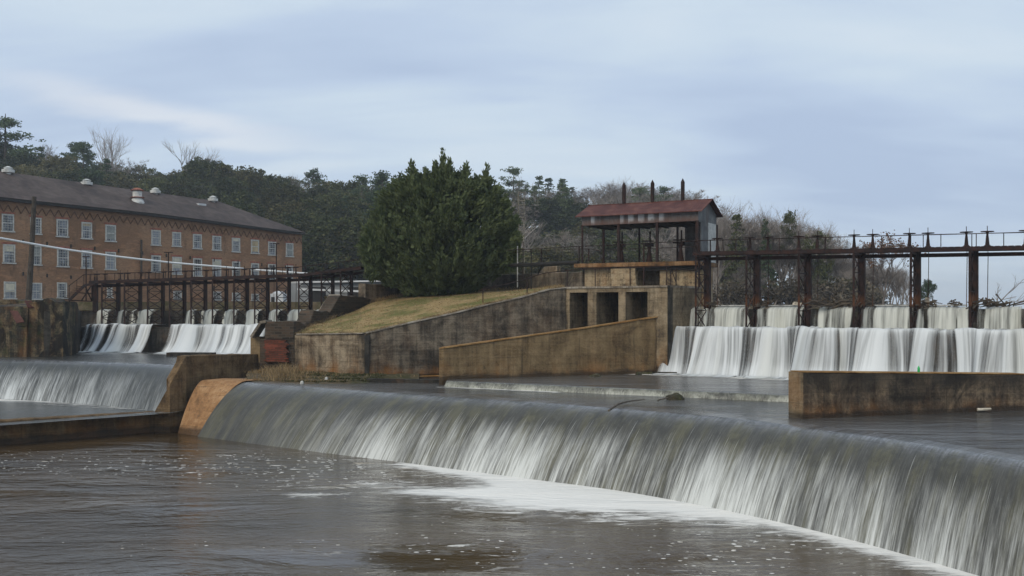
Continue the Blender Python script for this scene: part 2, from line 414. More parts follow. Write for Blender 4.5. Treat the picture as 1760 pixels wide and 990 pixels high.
def film_mat(name, dark, green, white, v0=0.30, gain=1.2, u_off=0.0, crest=(0.21, 0.215, 0.23)):
    """water sliding over a weir: glassy at the crest with the sky reflection painted in pale, drawn out into white threads down the face (uv: metres along, 0..1 down)"""
    m, t = new_mat(name)
    uv = t.node('ShaderNodeTexCoord').outputs['UV']
    s = t.node('ShaderNodeSeparateXYZ'); t.put(s.inputs[0], uv); v = s.outputs[1]
    dens = attr(t, 'dens')
    # the threads fan slightly as they fall
    fine = t.noise(t.mapv(uv, scale=(7.0, 1.3, 1), loc=(u_off, 3, 0)), 2.0, 5, 0.68, 0.15)
    mid = t.noise(t.mapv(uv, scale=(1.5, 0.55, 1), loc=(u_off, 0, 0)), 2.0, 8, 0.72, 0.12)
    lo = t.noise(t.mapv(uv, scale=(0.45, 0.25, 1), loc=(u_off, 5, 0)), 1.2, 5, 0.6)
    start = t.math('ADD', v0, t.math('MULTIPLY', t.math('SUBTRACT', t.noise(t.mapv(uv, scale=(3.4, 0.05, 1), loc=(3, 1, 0)), 1.5, 8, 0.85), 0.5), 1.1))
    vv = t.mr(t.math('SUBTRACT', v, start), 0.0, 0.30)
    w = t.math('ADD', t.math('ADD', t.math('MULTIPLY', mid, 0.50), t.math('MULTIPLY', fine, 0.36)), t.math('MULTIPLY', lo, 0.34))
    w = t.mr(w, 0.50, 0.74)
    grow = t.mr(v, 0.15, 1.0, 0.30, 1.0, smooth=False)
    veil = t.math('MULTIPLY', t.mr(v, 0.40, 1.10), t.mr(lo, .38, .62, .12, .70))
    hair = t.noise(t.mapv(uv, scale=(5.0, 0.05, 1), loc=(u_off, 11, 0)), 2.0, 4, 0.8, 0.0)
    st2 = t.math('ADD', t.math('SUBTRACT', v0, .02), t.math('MULTIPLY', t.math('SUBTRACT', t.noise(t.mapv(uv, scale=(6, 0.02, 1), loc=(8, 1, 0)), 2, 5, 0.8), 0.5), 1.3))
    hair = t.math('MULTIPLY', t.mr(hair, .585, .64), t.mr(t.math('SUBTRACT', v, st2), 0.0, 0.05))
    hair = t.math('MULTIPLY', hair, t.mr(t.math('SUBTRACT', v, st2), 0.05, 0.6, .55, .2))
    wf = t.math('ADD', t.math('MULTIPLY', t.math('MULTIPLY', w, vv), grow), t.math('MULTIPLY', veil, t.mr(fine, .3, .7, .35, .8)))
    wf = t.math('MAXIMUM', t.math('MULTIPLY', wf, .80), t.math('MULTIPLY', hair, t.mr(dens, .3, .8)))
    wf = t.math('MULTIPLY', wf, t.math('MULTIPLY', dens, gain), clamp=True)
    gn = t.noise(t.mapv(uv, scale=(0.8, 0.4, 1), loc=(7, 2, 0)), 1.5, 5, 0.65)
    base = t.mix(t.mr(gn, 0.42, 0.62), dark, green)
    base = t.mix(t.math('MULTIPLY', t.mr(fine, 0.42, 0.66), 0.45), base, tuple(min(1, c * 2.3) for c in dark))
    crest_refl = t.mr(t.math('ADD', v, t.math('MULTIPLY', t.math('SUBTRACT', mid, .5), .35)), 0.02, 0.30, 1, 0)
    base = t.mix(t.math('MULTIPLY', crest_refl, t.mr(fine, .35, .68, .35, 1)), base, crest)  # pale aerated film, its colour also painting in the sky reflection along the crest
    blot = t.mr(t.noise(t.mapv(uv, scale=(.9, 2.2, 1), loc=(1, 8, 2)), 1.6, 7, .75, .4), .42, .60)
    base = t.mix(t.math('MULTIPLY', blot, .55), base, tuple(c * .55 for c in dark))
    col = t.mix(wf, base, white)
    rg = t.math('ADD', t.mr(v, 0.0, 0.5, 0.22, 0.42), t.math('MULTIPLY', wf, 0.25))
    h = t.math('ADD', t.math('MULTIPLY', fine, 0.5), t.math('ADD', mid, t.math('MULTIPLY', wf, 0.5)))
    t.b.inputs['IOR'].default_value = 1.33
    fin(t, col, rg, t.bump(h, 0.45, 0.04), 0.6)
    return m


def fall_mat(name, su=1.0, contrast=1.0, tint=(0.69, 0.71, 0.70), dk=0.62):
    """free-falling water: long soft threads, open where the sheet is thin (attribute dens)"""
    m, t = new_mat(name)
    uv = t.node('ShaderNodeTexCoord').outputs['UV']; dens = attr(t, 'dens')
    a = t.noise(t.mapv(uv, scale=(1.1 * su, 0.22, 1)), 1.5, 4, 0.55, 0.15)
    b = t.noise(t.mapv(uv, scale=(4.0 * su, 0.26, 1), loc=(4, 0, 0)), 1.6, 4, 0.60, 0.06)
    w = t.math('ADD', t.math('MULTIPLY', a, 0.66), t.math('MULTIPLY', b, 0.34))
    thr = t.math('SUBTRACT', 0.80, t.math('MULTIPLY', dens, 0.52))
    al = t.mr(w, t.math('SUBTRACT', thr, 0.24 / contrast), t.math('ADD', thr, 0.20 / contrast))
    al = t.math('MULTIPLY', al, t.mr(dens, 0.0, 0.35))
    col = t.mix(t.mr(w, 0.34, 0.60), tuple(c * dk for c in tint), tint)
    col = t.mix(t.mr(t.noise(t.mapv(uv, scale=(.7, .1, 1), loc=(2, 2, 0)), 1.0, 3), .5, .65, 0, .35), col, (0.50, 0.49, 0.40))
    fin(t, col, 0.6, t.bump(w, 0.30, 0.10), 0.3)
    t.put(t.b.inputs['Alpha'], al)
    return m


M = {}
M['mill_brick'] = brick('mill_brick', (0.36, 0.190, 0.100), (0.24, 0.125, 0.066), (0.29, 0.225, 0.15),
                        patch=[(P(226, 408, 139), 3.4, .85), (P(215, 442, 139), 2.4, .7), (P(105, 428, 129), 1.6, .45), (P(178, 462, 136), 2.2, .5), (P(195, 495, 136), 2, .5)],
                        axis=(0.80, 0.60))
M['old_brick'] = brick('old_brick', (0.105, 0.068, 0.044), (0.036, 0.030, 0.023), (0.085, 0.074, 0.055), axis=(1, .35), dark=.35, scale=.55)
M['red_brick'] = brick('red_brick', (0.20, 0.055, 0.032), (0.08, 0.03, 0.02), (0.07, 0.045, 0.03), axis=(1, .35), dark=.4, scale=.7)
M['arch_red'] = plain('arch_red', (0.27, 0.10, 0.065), 0.9, 0.3)
M['concrete_main'] = concrete('concrete_main', (0.050, 0.040, 0.028), (0.165, 0.128, 0.085), (0.33, 0.265, 0.18), 0.75, (-4.2, -2.6), None, 1, wet=-4.12)
M['concrete_dark'] = concrete('concrete_dark', (0.032, 0.027, 0.021), (0.105, 0.086, 0.063), (0.22, 0.18, 0.13), 0.8, (-4.2, -2.9), None, 4, wet=-4.12)
M['concrete_wing'] = concrete('concrete_wing', (0.070, 0.048, 0.025), (0.17, 0.118, 0.060), (0.27, 0.192, 0.102), 0.55, (-4.0, -2.6), None, 2, 0.8, wet=-3.82)
M['concrete_block'] = concrete('concrete_block', (0.060, 0.048, 0.034), (0.185, 0.142, 0.088), (0.32, 0.25, 0.16), 0.6, (-4.0, -1.6), None, 3, wet=-3.6)
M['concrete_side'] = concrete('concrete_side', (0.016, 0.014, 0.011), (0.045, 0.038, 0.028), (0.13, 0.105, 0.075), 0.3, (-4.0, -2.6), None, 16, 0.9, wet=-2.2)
M['concrete_pale'] = concrete('concrete_pale', (0.06, 0.05, 0.038), (0.25, 0.19, 0.115), (0.38, 0.30, 0.19), 0.35, None, None, 5, 1.4)
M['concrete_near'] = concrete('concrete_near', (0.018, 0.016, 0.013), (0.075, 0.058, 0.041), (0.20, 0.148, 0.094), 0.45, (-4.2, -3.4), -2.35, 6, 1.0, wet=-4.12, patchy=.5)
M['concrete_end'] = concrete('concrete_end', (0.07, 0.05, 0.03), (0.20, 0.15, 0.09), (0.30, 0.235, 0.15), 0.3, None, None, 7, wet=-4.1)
M['concrete_low'] = concrete('concrete_low', (0.048, 0.031, 0.016), (0.125, 0.081, 0.041), (0.225, 0.15, 0.076), 0.9, (-7.0, -5.9), None, 8, 0.9, wet=-6.75)
M['bank_wall'] = concrete('bank_wall', (0.010, 0.010, 0.009), (0.042, 0.036, 0.025), (0.16, 0.125, 0.072), 0.3, None, None, 9, 1.2, green=0.6, patchy=.9)
M['cap'] = concrete('cap', (0.12, 0.10, 0.075), (0.24, 0.20, 0.15), (0.38, 0.34, 0.28), 0.0, None, None, 10)
M['cap_orange'] = concrete('cap_orange', (0.15, 0.08, 0.025), (0.26, 0.14, 0.045), (0.36, 0.23, 0.10), 0.3, None, None, 11)
M['apron_orange'] = concrete('apron_orange', (0.15, 0.085, 0.042), (0.31, 0.165, 0.072), (0.43, 0.26, 0.13), 0.0, None, None, 12, 0.8, wet=-6.75)
M['wet_dark'] = concrete('wet_dark', (0.010, 0.010, 0.009), (0.028, 0.026, 0.022), (0.062, 0.056, 0.045), 0.15, None, None, 13)
M['deck_rust'] = concrete('deck_rust', (0.035, 0.026, 0.018), (0.15, 0.082, 0.036), (0.27, 0.16, 0.08), 0.5, None, None, 14, 1.2)
M['steel'] = rusty('steel', oz=(0.05, 0.95))
M['steel_far'] = rusty('steel_far', amt=.3)
M['roof_red'] = None
M['white_paint'] = plain('white_paint', (0.46, 0.45, 0.41), 0.7, 0.2)
M['white_pipe'] = plain('white_pipe', (0.80, 0.80, 0.78), 0.5, 0.05)
M['zinc'] = plain('zinc', (0.34, 0.34, 0.32), 0.6, 0.45, 2.2, 0.4, 0.2)
M['wood_pole'] = plain('wood_pole', (0.055, 0.045, 0.035), 0.9, 0.3)
M['dark_steel'] = plain('dark_steel', (0.02, 0.018, 0.016), 0.8)  # one even near-black tone, also used for doors and openings
M['white_wall'] = plain('white_wall', (0.52, 0.53, 0.53), 0.8, 0.12, 0.6)
M['grey_wall'] = plain('grey_wall', (0.20, 0.21, 0.215), 0.8, 0.15, 0.4)
M['bark'] = plain('bark', (0.105, 0.090, 0.072), 0.95, 0.35, 1.5)
M['bark_dark'] = plain('bark_dark', (0.05, 0.042, 0.035), 0.95, 0.3, 1.5)
M['twig'] = plain('twig', (0.26, 0.225, 0.195), 0.95, 0.25, .8)
M['twig_dark'] = plain('twig_dark', (0.16, 0.135, 0.115), 0.95, 0.25, .8)
M['driftwood'] = plain('driftwood', (0.085, 0.068, 0.05), 0.9, 0.45, 4)
M['pale_wood'] = plain('pale_wood', (0.50, 0.45, 0.36), 0.85, 0.25, 4)
M['rock'] = concrete('rock', (0.02, 0.018, 0.012), (0.055, 0.048, 0.03), (0.12, 0.105, 0.07), 0, None, None, 15, green=.8)
M['leaf_dark'] = foliage('leaf_dark', (0.022, 0.032, 0.013), (0.052, 0.066, 0.026), (0.115, 0.122, 0.048))
M['leaf_olive'] = foliage('leaf_olive', (0.038, 0.042, 0.017), (0.085, 0.083, 0.034), (0.16, 0.142, 0.062))
M['leaf_pine'] = foliage('leaf_pine', (0.030, 0.050, 0.024), (0.070, 0.105, 0.048), (0.14, 0.175, 0.080))
M['leaf_cedar'] = foliage('leaf_cedar', (0.016, 0.028, 0.012), (0.050, 0.074, 0.031), (0.125, 0.150, 0.062), sc=0.9, trans=.2, isl=.12)
M['leaf_brown'] = foliage('leaf_brown', (0.10, 0.055, 0.035), (0.17, 0.095, 0.06), (0.26, 0.16, 0.10))
M['leaf_scrub'] = foliage('leaf_scrub', (0.055, 0.045, 0.030), (0.115, 0.095, 0.066), (0.19, 0.16, 0.11), rnd=.5)
M['leaf_shore'] = foliage('leaf_shore', (0.03, 0.035, 0.015), (0.06, 0.06, 0.03), (0.11, 0.095, 0.05))
M['dry_grass'] = foliage('dry_grass', (0.13, 0.09, 0.045), (0.26, 0.18, 0.09), (0.38, 0.28, 0.15), sc=1.5)
M['falls'] = fall_mat('falls')
M['falls_thin'] = fall_mat('falls_thin', 1.5, 1.0, (0.60, 0.61, 0.55), 0.42)


def roof_mat(name, c0, c1, c2, axis, w, rust=None):
    m, t = new_mat(name); s = t.z.outputs
    u = t.math('ADD', t.math('MULTIPLY', s[0], axis[0]), t.math('MULTIPLY', s[1], axis[1]))
    st = t.math('ABSOLUTE', t.math('SUBTRACT', t.math('FRACT', t.math('MULTIPLY', u, 1.0 / w)), 0.5))
    n = t.noise(t.pos, 0.25 if w > .5 else 1.4, 6, 0.65, 0.5); runs = t.noise(t.mapv(t.pos, scale=(1, 1, .2)), 1.2, 5, 0.65)
    f = t.math('ADD', t.math('MULTIPLY', n, 0.6), t.math('MULTIPLY', runs, 0.4))
    col = t.ramp(f, [(0.38, c0), (0.5, c1), (0.62, c2)])
    if rust: col = t.mix(t.mr(runs, 0.5, 0.68, 0, .7), col, rust)
    fin(t, col, 0.75, t.bump(t.math('ADD', t.math('MULTIPLY', st, 1.5), n), 0.5, 0.05), 0.25); return m


M['roof_red'] = roof_mat('roof_red', (0.055, 0.020, 0.016), (0.095, 0.032, 0.025), (0.15, 0.065, 0.045), (0.881, -0.473), 0.18)
M['roof_mill'] = roof_mat('roof_mill', (0.034, 0.024, 0.021), (0.066, 0.047, 0.040), (0.105, 0.080, 0.068), (0.8, 0.6), 1.6)


def siding_mat():
    m, t = new_mat('siding'); s = t.z.outputs
    u = t.math('ADD', t.math('MULTIPLY', s[0], 0.881), t.math('MULTIPLY', s[1], -0.473))
    un = t.math('FRACT', t.math('MULTIPLY', u, 1.0 / 0.15)); st = t.math('ABSOLUTE', t.math('SUBTRACT', un, 0.5))
    n = t.noise(t.mapv(t.pos, scale=(1, 1, .35)), 1.6, 6, 0.7, .5)
    sheet = t.node('ShaderNodeTexWhiteNoise', noise_dimensions='1D'); t.put(sheet.inputs['W'], t.math('FLOOR', t.math('MULTIPLY', u, 1 / .68)))
    zf = t.mr(t.math('ADD', t.zz, t.math('MULTIPLY', n, -.9)), 5.0, 5.75, 1, 0)
    col = t.mix(t.mr(n, .4, .62), (0.13, 0.125, 0.12), (0.07, 0.062, 0.058))
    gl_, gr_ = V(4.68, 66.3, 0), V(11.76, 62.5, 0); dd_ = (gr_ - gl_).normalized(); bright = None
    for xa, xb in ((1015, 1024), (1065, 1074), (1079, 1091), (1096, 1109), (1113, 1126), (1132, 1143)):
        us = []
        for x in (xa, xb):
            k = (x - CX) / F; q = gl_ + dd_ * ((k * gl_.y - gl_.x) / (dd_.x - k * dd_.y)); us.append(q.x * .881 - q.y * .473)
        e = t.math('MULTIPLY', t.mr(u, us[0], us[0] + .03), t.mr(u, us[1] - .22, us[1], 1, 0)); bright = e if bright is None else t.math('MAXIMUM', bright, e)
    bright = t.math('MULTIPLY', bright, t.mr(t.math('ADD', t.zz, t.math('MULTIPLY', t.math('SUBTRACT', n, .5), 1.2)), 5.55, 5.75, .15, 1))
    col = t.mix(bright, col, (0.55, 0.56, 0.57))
    col = t.mix(t.math('MULTIPLY', zf, .8), col, (0.10, 0.045, 0.03))
    fin(t, col, 0.6, t.bump(st, 0.5, 0.04), 0.4, 0.1); return m


M['siding'] = siding_mat()
M['siding_grey'] = roof_mat('siding_grey', (0.06, 0.058, 0.055), (0.12, 0.12, 0.118), (0.20, 0.20, 0.19), (0.881, -0.473), 0.15, rust=(0.08, 0.055, 0.045))


def lawn_mat():
    m, t = new_mat('lawn')
    a = t.noise(t.pos, 0.35, 6, 0.6, .5); b = t.noise(t.mapv(t.pos, scale=(1, 1, 1)), 7, 6, 0.75); c = t.noise(t.mapv(t.pos, loc=(5, 5, 5)), 0.9, 6, .7)
    col = t.mix(t.mr(b, .35, .65), (0.24, 0.165, 0.075), (0.40, 0.29, 0.14))
    col = t.mix(t.mr(t.math('ADD', a, t.math('MULTIPLY', c, .5)), .66, .88, 0, .85), col, (0.105, 0.115, 0.032))
    col = t.mix(t.mr(c, .62, .75, 0, .5), col, (0.12, 0.085, 0.045))
    fin(t, col, .95, t.bump(t.math('ADD', b, c), .7, .08), .1); return m


M['lawn'] = lawn_mat()


def ground_mat():
    m, t = new_mat('ground')
    a = t.noise(t.pos, 0.2, 6, 0.65, .5); b = t.noise(t.pos, 2.5, 6, .7)
    col = t.mix(t.mr(a, .4, .6), (0.10, 0.075, 0.045), (0.055, 0.055, 0.025))
    col = t.mix(t.mr(b, .45, .65, 0, .7), col, (0.15, 0.12, 0.08))
    fin(t, col, .95, t.bump(b, .6, .2), .1); return m


M['ground'] = ground_mat()


def glass_mat():
    m, t = new_mat('pane_glass')
    oi = t.node('ShaderNodeObjectInfo').outputs['Random']
    n = t.noise(t.pos, 1.1, 4, .6)
    col = t.mix(t.mr(t.math('ADD', n, t.math('MULTIPLY', oi, .35)), .52, .80), (0.030, 0.036, 0.045), (0.24, 0.26, 0.29))
    fin(t, col, .2, None, .6); return m


M['glass'] = glass_mat()
M['curtain'] = plain('curtain', (0.24, 0.25, 0.23), 0.7, 0.15)
M['boarded'] = plain('boarded', (0.42, 0.33, 0.20), 0.8, 0.2, 1)
M['blind'] = plain('blind', (0.58, 0.54, 0.42), 0.8, 0.15, 1)
M['pool_near'] = pool_mat('pool_near', (0.078, 0.050, 0.023), True, 0.06, 0.8, 0.85)
M['pool_up'] = pool_mat('pool_up', (0.095, 0.090, 0.082), True, 0.17, 1.1, 1.5)
M['pool_left'] = pool_mat('pool_left', (0.06, 0.06, 0.055), True, 0.25, 1.6, 0.40)
M['lake'] = pool_mat('lake', (0.045, 0.04, 0.03), False, 0.08, 1.0, 0.15)
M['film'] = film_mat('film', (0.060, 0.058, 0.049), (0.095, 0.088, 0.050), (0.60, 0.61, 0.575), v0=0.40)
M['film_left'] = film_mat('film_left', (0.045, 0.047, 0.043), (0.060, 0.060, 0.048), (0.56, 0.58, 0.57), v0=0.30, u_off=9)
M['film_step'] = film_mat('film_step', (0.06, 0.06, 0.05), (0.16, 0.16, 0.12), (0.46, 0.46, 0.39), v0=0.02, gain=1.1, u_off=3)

# ------------------------------------------------------------ water levels and the curved weir
Z_NEAR, Z_CREST, Z_UP, Z_LPOOL, Z_LCREST, Z_LAKE = -7.0, -4.2, -3.9, -5.85, -3.45, -0.12
foot_px = [(303, 745), (345, 751), (530, 775), (700, 796), (900, 822), (1060, 843), (1200, 868), (1350, 900), (1500, 938), (1690, 992)]
FT = [G(x, y, Z_NEAR) for x, y in foot_px]
FT += [FT[-1] + V(1.9, -4.2, 0), FT[-1] + V(3.0, -9.5, 0)]
ck_px = [(350, 655), (430, 657), (626, 671), (780, 682), (978, 695), (1130, 707), (1272, 720), (1420, 739), (1559, 759), (1745, 790)]
CK = [G(x, y, Z_CREST) for x, y in ck_px]
CK += [CK[-1] + V(1.9, -4.2, 0), CK[-1] + V(3.0, -9.5, 0)]


def resample(pts, n):
    """smooth polyline through pts, n samples, even in the point index"""
    out = []
    for k in range(n):
        t = k / (n - 1) * (len(pts) - 1); i = min(int(t), len(pts) - 2); u = t - i
        p0, p1, p2, p3 = pts[max(i - 1, 0)], pts[i], pts[i + 1], pts[min(i + 2, len(pts) - 1)]
        out.append(0.5 * ((2 * p1) + (p2 - p0) * u + (2 * p0 - 5 * p1 + 4 * p2 - p3) * u * u + (3 * p1 - p0 - 3 * p2 + p3) * u ** 3))
    return out


def profile(s, lip=0.0):
    """ogee weir: level at the crest, rolling over into a straight steep face. returns (fraction out, fraction down)"""
    return s, (s ** 1.75 if s > 0 else 0)


def weir_surface(crest, foot, up, lift, zc, zf, n=220, ns=26, dens=None, k0=0, k1=None, flare=0.0):
    cr, ft = resample(crest, n), resample(foot, n); k1 = k1 or n
    rows, uvs, ds, L = [], [], [], 0
    for k in range(k0, k1):
        if k > k0: L += (cr[k] - cr[k - 1]).length
        c, f = cr[k], ft[k]; d = (f - c); d.z = 0; dn = d.normalized()
        row, uvr, dr = [], [], []
        for j in range(-4, ns + 1):
            if j < 0:
                p = c - dn * up * (-j / 4); z = zc; s = 0
            else:
                s = j / ns; a, b = profile(s); p = c + d * a; z = lerp(zc, zf, b)
            row.append(V(p.x, p.y, z + lift * (1 if s < .97 else .4))); uvr.append((L, s)); dr.append(dens(k / n, s) if dens else 1.0)
        rows.append(row); uvs.append(uvr); ds.append(dr)
    return rows, uvs, ds


# the weir itself: body and the dry orange strip at its left end
weir = empty('weir', CK[3] + V(0, 0, Z_NEAR - Z_CREST), 'curved grey concrete overflow weir sweeping across the foreground, orange dry strip at its left end', 'weir')
rows, _, _ = weir_surface(CK, FT, 0.9, -0.05, Z_CREST, Z_NEAR - .4, n=160)
mb = MB(); mb.grid(rows)
back = [[r[0] for r in rows], [V(r[0].x, r[0].y, -8.5) for r in rows], [V(r[-1].x, r[-1].y, -8.5) for r in rows], [r[-1] for r in rows]]
mb.grid(back); mb.build('weir_body', M['wet_dark'], weir, smooth=True)
rows, uvs, ds = weir_surface(CK[:3], FT[:3], 1.5, 0.07, Z_CREST, Z_NEAR - .35, n=60, k0=0, k1=29)
mb = MB(); mb.grid(rows); mb.build('dry_apron', M['apron_orange'], weir, smooth=True)


def near_dens(a, s):
    return sstep(0.12, 0.26, a) * (0.92 - 0.18 * sstep(.7, .9, a)) + 0.02
rows, uvs, ds = weir_surface(CK, FT, 0.9, 0.0, Z_CREST, Z_NEAR, n=420, k0=36, dens=near_dens)
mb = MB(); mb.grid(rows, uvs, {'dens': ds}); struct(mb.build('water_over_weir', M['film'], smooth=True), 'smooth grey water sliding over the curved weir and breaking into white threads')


def dist_poly(p, pl):
    best = 1e9
    for a, b in zip(pl, pl[1:]):
        ax, ay, bx, by = a.x, a.y, b.x - a.x, b.y - a.y
        t = ((p[0] - ax) * bx + (p[1] - ay) * by) / (bx * bx + by * by); t = max(0, min(1, t))
        d = math.hypot(p[0] - ax - bx * t, p[1] - ay - by * t); best = min(best, d)
    return best


def blob(px, py, cx, cy, rx, ry):
    return math.exp(-(((px - cx) / rx) ** 2 + ((py - cy) / ry) ** 2))


# near pool: foam thick at the foot of the weir, drifting lumps on the left and right
NX, NY = 150, 190
rows, fo, sp = [], [], []
for j in range(NY):
    Yp = 3 + (j / (NY - 1)) ** 1.35 * 62
    r, fr, sr = [], [], []
    for i in range(NX):
        Xp = (-0.72 + 1.35 * i / (NX - 1)) * (Yp + 9)
        px, py = CX + Xp / Yp * F, HY + 7 * F / Yp
        d = dist_poly((Xp, Yp), FT[3:]); edge = interp(px, [(460, 0), (540, .8), (900, 1), (2500, 1)])
        wid = interp(px, [(400, .25), (620, .8), (850, 2.0), (1180, 2.6), (1350, 1.5), (2000, 1.0)])
        f = edge * math.exp(-(d / wid) ** 2) * 1.05
        f += .78 * blob(px, py, 1020, 852, 220, 26) + .60 * blob(px, py, 1060, 893, 100, 9) + (.72 * blob(px, py, 760, 846, 210, 8)) + .55 * blob(px, py, 880, 866, 210, 26) + .60 * blob(px, py, 530, 851, 65, 5) + .45 * blob(px, py, 640, 832, 190, 7) + .35 * blob(px, py, 260, 806, 260, 6) + .25 * blob(px, py, 700, 815, 150, 14)
        s = .9 * blob(px, py, 560, 815, 230, 30) + .75 * blob(px, py, 300, 800, 350, 22) + .95 * blob(px, py, 1280, 950, 200, 55) + .6 * blob(px, py, 780, 950, 190, 50) + .35 * blob(px, py, 350, 940, 350, 20) + .35 * blob(px, py, 60, 790, 90, 15)
        r.append((Xp, Yp, Z_NEAR)); fr.append(min(1.2, f)); sr.append(min(1, s))
    rows.append(r); fo.append(fr); sp.append(sr)
mb = MB(); mb.grid(rows, None, {'foam': fo, 'speck': sp}); o = mb.build('water_near_pool', M['pool_near'], smooth=True); struct(o, 'brown rippled river water below the weir, foam drifting on it')


def poly_water(name, poly, z, mat, foamf, label, step=0.5):
    """flat water inside a polygon, gridded so that the foam attribute can follow the falls"""
    bm = bmesh.new(); vs = [bm.verts.new((p[0], p[1], z)) for p in poly]; bm.faces.new(vs)
    xs = [p[0] for p in poly]; ys = [p[1] for p in poly]
    x = min(xs) + step
    while x < max(xs):
        bmesh.ops.bisect_plane(bm, geom=bm.verts[:] + bm.edges[:] + bm.faces[:], plane_co=(x, 0, 0), plane_no=(1, 0, 0)); x += step
    y = min(ys) + step
    while y < max(ys):
        bmesh.ops.bisect_plane(bm, geom=bm.verts[:] + bm.edges[:] + bm.faces[:], plane_co=(0, y, 0), plane_no=(0, 1, 0)); y += step
    bmesh.ops.recalc_face_normals(bm, faces=bm.faces)
    me = bpy.data.meshes.new(name); bm.to_mesh(me); bm.free()
    if me.polygons[0].normal.z < 0: me.flip_normals()
    for nm, fn in (('foam', foamf[0]), ('speck', foamf[1])):
        a = me.attributes.new(nm, 'FLOAT', 'POINT'); a.data.foreach_set('value', [fn(v.co.x, v.co.y) for v in me.vertices])
    me.materials.append(mat); o = bpy.data.objects.new(name, me); C.objects.link(o); return struct(o, label)


# step line of the little sill between the two upper pools
S0, S1 = G(768, 664, Z_CREST), G(1350, 690, Z_CREST); sd = (S1 - S0); sd.z = 0; sdn = sd.normalized(); sn = V(sdn.y, -sdn.x, 0)
S2 = S1 + sdn * 8.0
step_line = [S0, S1, S2]
cr = resample(CK, 80)
DA = V(11.6, 61.5, 0); Dd = V(0.853, -0.522, 0); Dn = V(-0.522, -0.853, 0)   # right dam: left end, along, downstream
def Rt(t, off=0.0, z=0.0):
    p = DA + Dd * t + Dn * off; return V(p.x, p.y, z)
def t_of_px(px, A=DA, D=Dd, off=0.0, nn=Dn):
    k = (px - CX) / F; a = A + nn * off; return (k * a.y - a.x) / (D.x - k * D.y)
rfoot = [Rt(t, 4.1) for t in (-2, 10, 25, 40)]
poly = [(p.x - .0, p.y + 0.0) for p in [c + (cr[min(i + 1, 79)] - cr[max(i - 1, 0)]).cross(V(0, 0, -1)).normalized() * 0 for i, c in enumerate(cr)]][3:]
poly += [(34, 20), (60, 40), (60, 60), (10, 64), (-9, 64), (-15.6, 63.0), (-16.6, 59.0)]
poly_water('water_weir_pool', poly, Z_CREST - 0.004, M['pool_up'],
           (lambda x, y: 1.15 * math.exp(-(max(0, ((V(x, y, 0) - V(S0.x, S0.y, 0)).dot(sn))) / .75) ** 2) if -.3 < (V(x, y, 0) - V(S0.x, S0.y, 0)).dot(sdn) < 7.2 and -.3 < (V(x, y, 0) - V(S0.x, S0.y, 0)).dot(sn) else 0,
            lambda x, y: 0.0), 'shallow dark water lying just above the curved weir', 0.6)
poly = [(S0.x + sn.x * .02, S0.y), (S1.x, S1.y), (S2.x, S2.y), (34, 45.6), (60, 52), (60, 75), (8, 66), (8.3, 60.0), (-3.6, 54.9)]
poly_water('water_tail_pool', poly, Z_UP, M['pool_up'],
           (lambda x, y: 1.15 * math.exp(-(max(0, dist_poly((x, y), rfoot) - .2) / .9) ** 2), lambda x, y: 0.0), 'dark flat water between the dam falls and the low sill', 0.6)
# sill: water dropping 30 cm along a straight line
n = 260; ns = 8; rows, uvs, ds = [], [], []
for k in range(n):
    u = k / (n - 1) * (S2 - S0).length; b = S0 + sdn * u
    jit = .03 * noise.noise(V(u * 3, 0, 0)); r = []
    for j in range(ns + 1):
        s = j / ns; p = b - sn * 0.02 + sn * (0.26 * s + jit * s); r.append(V(p.x, p.y, Z_UP + .006 - (.31) * s ** 1.8))
    rows.append(r); uvs.append([(u * 1.3, j / ns) for j in range(ns + 1)]); ds.append([1.0] * (ns + 1))
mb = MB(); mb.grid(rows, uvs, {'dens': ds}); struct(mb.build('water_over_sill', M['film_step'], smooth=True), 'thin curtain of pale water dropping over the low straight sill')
mb = MB(); a, b = S0 - sn * .1, S2 - sn * .1
mb.prism([(a.x, a.y), (b.x, b.y), ((b - sn * .5).x, (b - sn * .5).y), ((a - sn * .5).x, (a - sn * .5).y)], -5, Z_UP - .05)
tag(mb.build('sill', M['wet_dark'], base=True), 'low straight concrete sill under the thin water curtain', 'sill')

# ------------------------------------------------------------ left weir and its pools
W0, W1 = V(-60, 71.5, Z_LCREST), V((302 - CX) / F * 61, 61, Z_LCREST)
Lf0, Lf1 = V(-60, 68.7, Z_LPOOL), G(258, 705, Z_LPOOL)
Wc, Wf = [], []
for i in range(6):
    t = i / 5; Wc.append(V(lerp(-60, W1.x, t), interp(lerp(-60, W1.x, t), [(-60, 72), (-35, 67.5), (W1.x, 61)]), Z_LCREST))
    x = lerp(-60, Lf1.x, t); Wf.append(V(x, interp(x, [(-60, 70), (-32, 64), (Lf1.x, Lf1.y)]), Z_LPOOL))
Wc.append(Wc[-1] + V(2.2, -1.6, 0)); Wf.append(Wf[-1] + V(1.0, -.9, 0))
lweir = empty('weir', V(-32, 64, Z_LPOOL), 'straight concrete weir below the mill dam, on the far left behind the low wall', 'weir')
rows, _, _ = weir_surface(Wc, Wf, .8, -.06, Z_LCREST, Z_LPOOL - .5, n=60); mb = MB(); mb.grid(rows)
mb.grid([[r[0] for r in rows], [V(r[0].x, r[0].y, -8) for r in rows], [V(r[-1].x, r[-1].y, -8) for r in rows], [r[-1] for r in rows]])
mb.build('weir_body', M['wet_dark'], lweir, smooth=True)
rows, uvs, ds = weir_surface(Wc, Wf, .8, 0, Z_LCREST, Z_LPOOL, n=240, dens=lambda a, s: lerp(1.15, .38, sstep(.55, .86, a)))
mb = MB(); mb.grid(rows, uvs, {'dens': ds}); struct(mb.build('water_over_left_weir', M['film_left'], smooth=True), 'grey and white water sliding over the weir on the left')
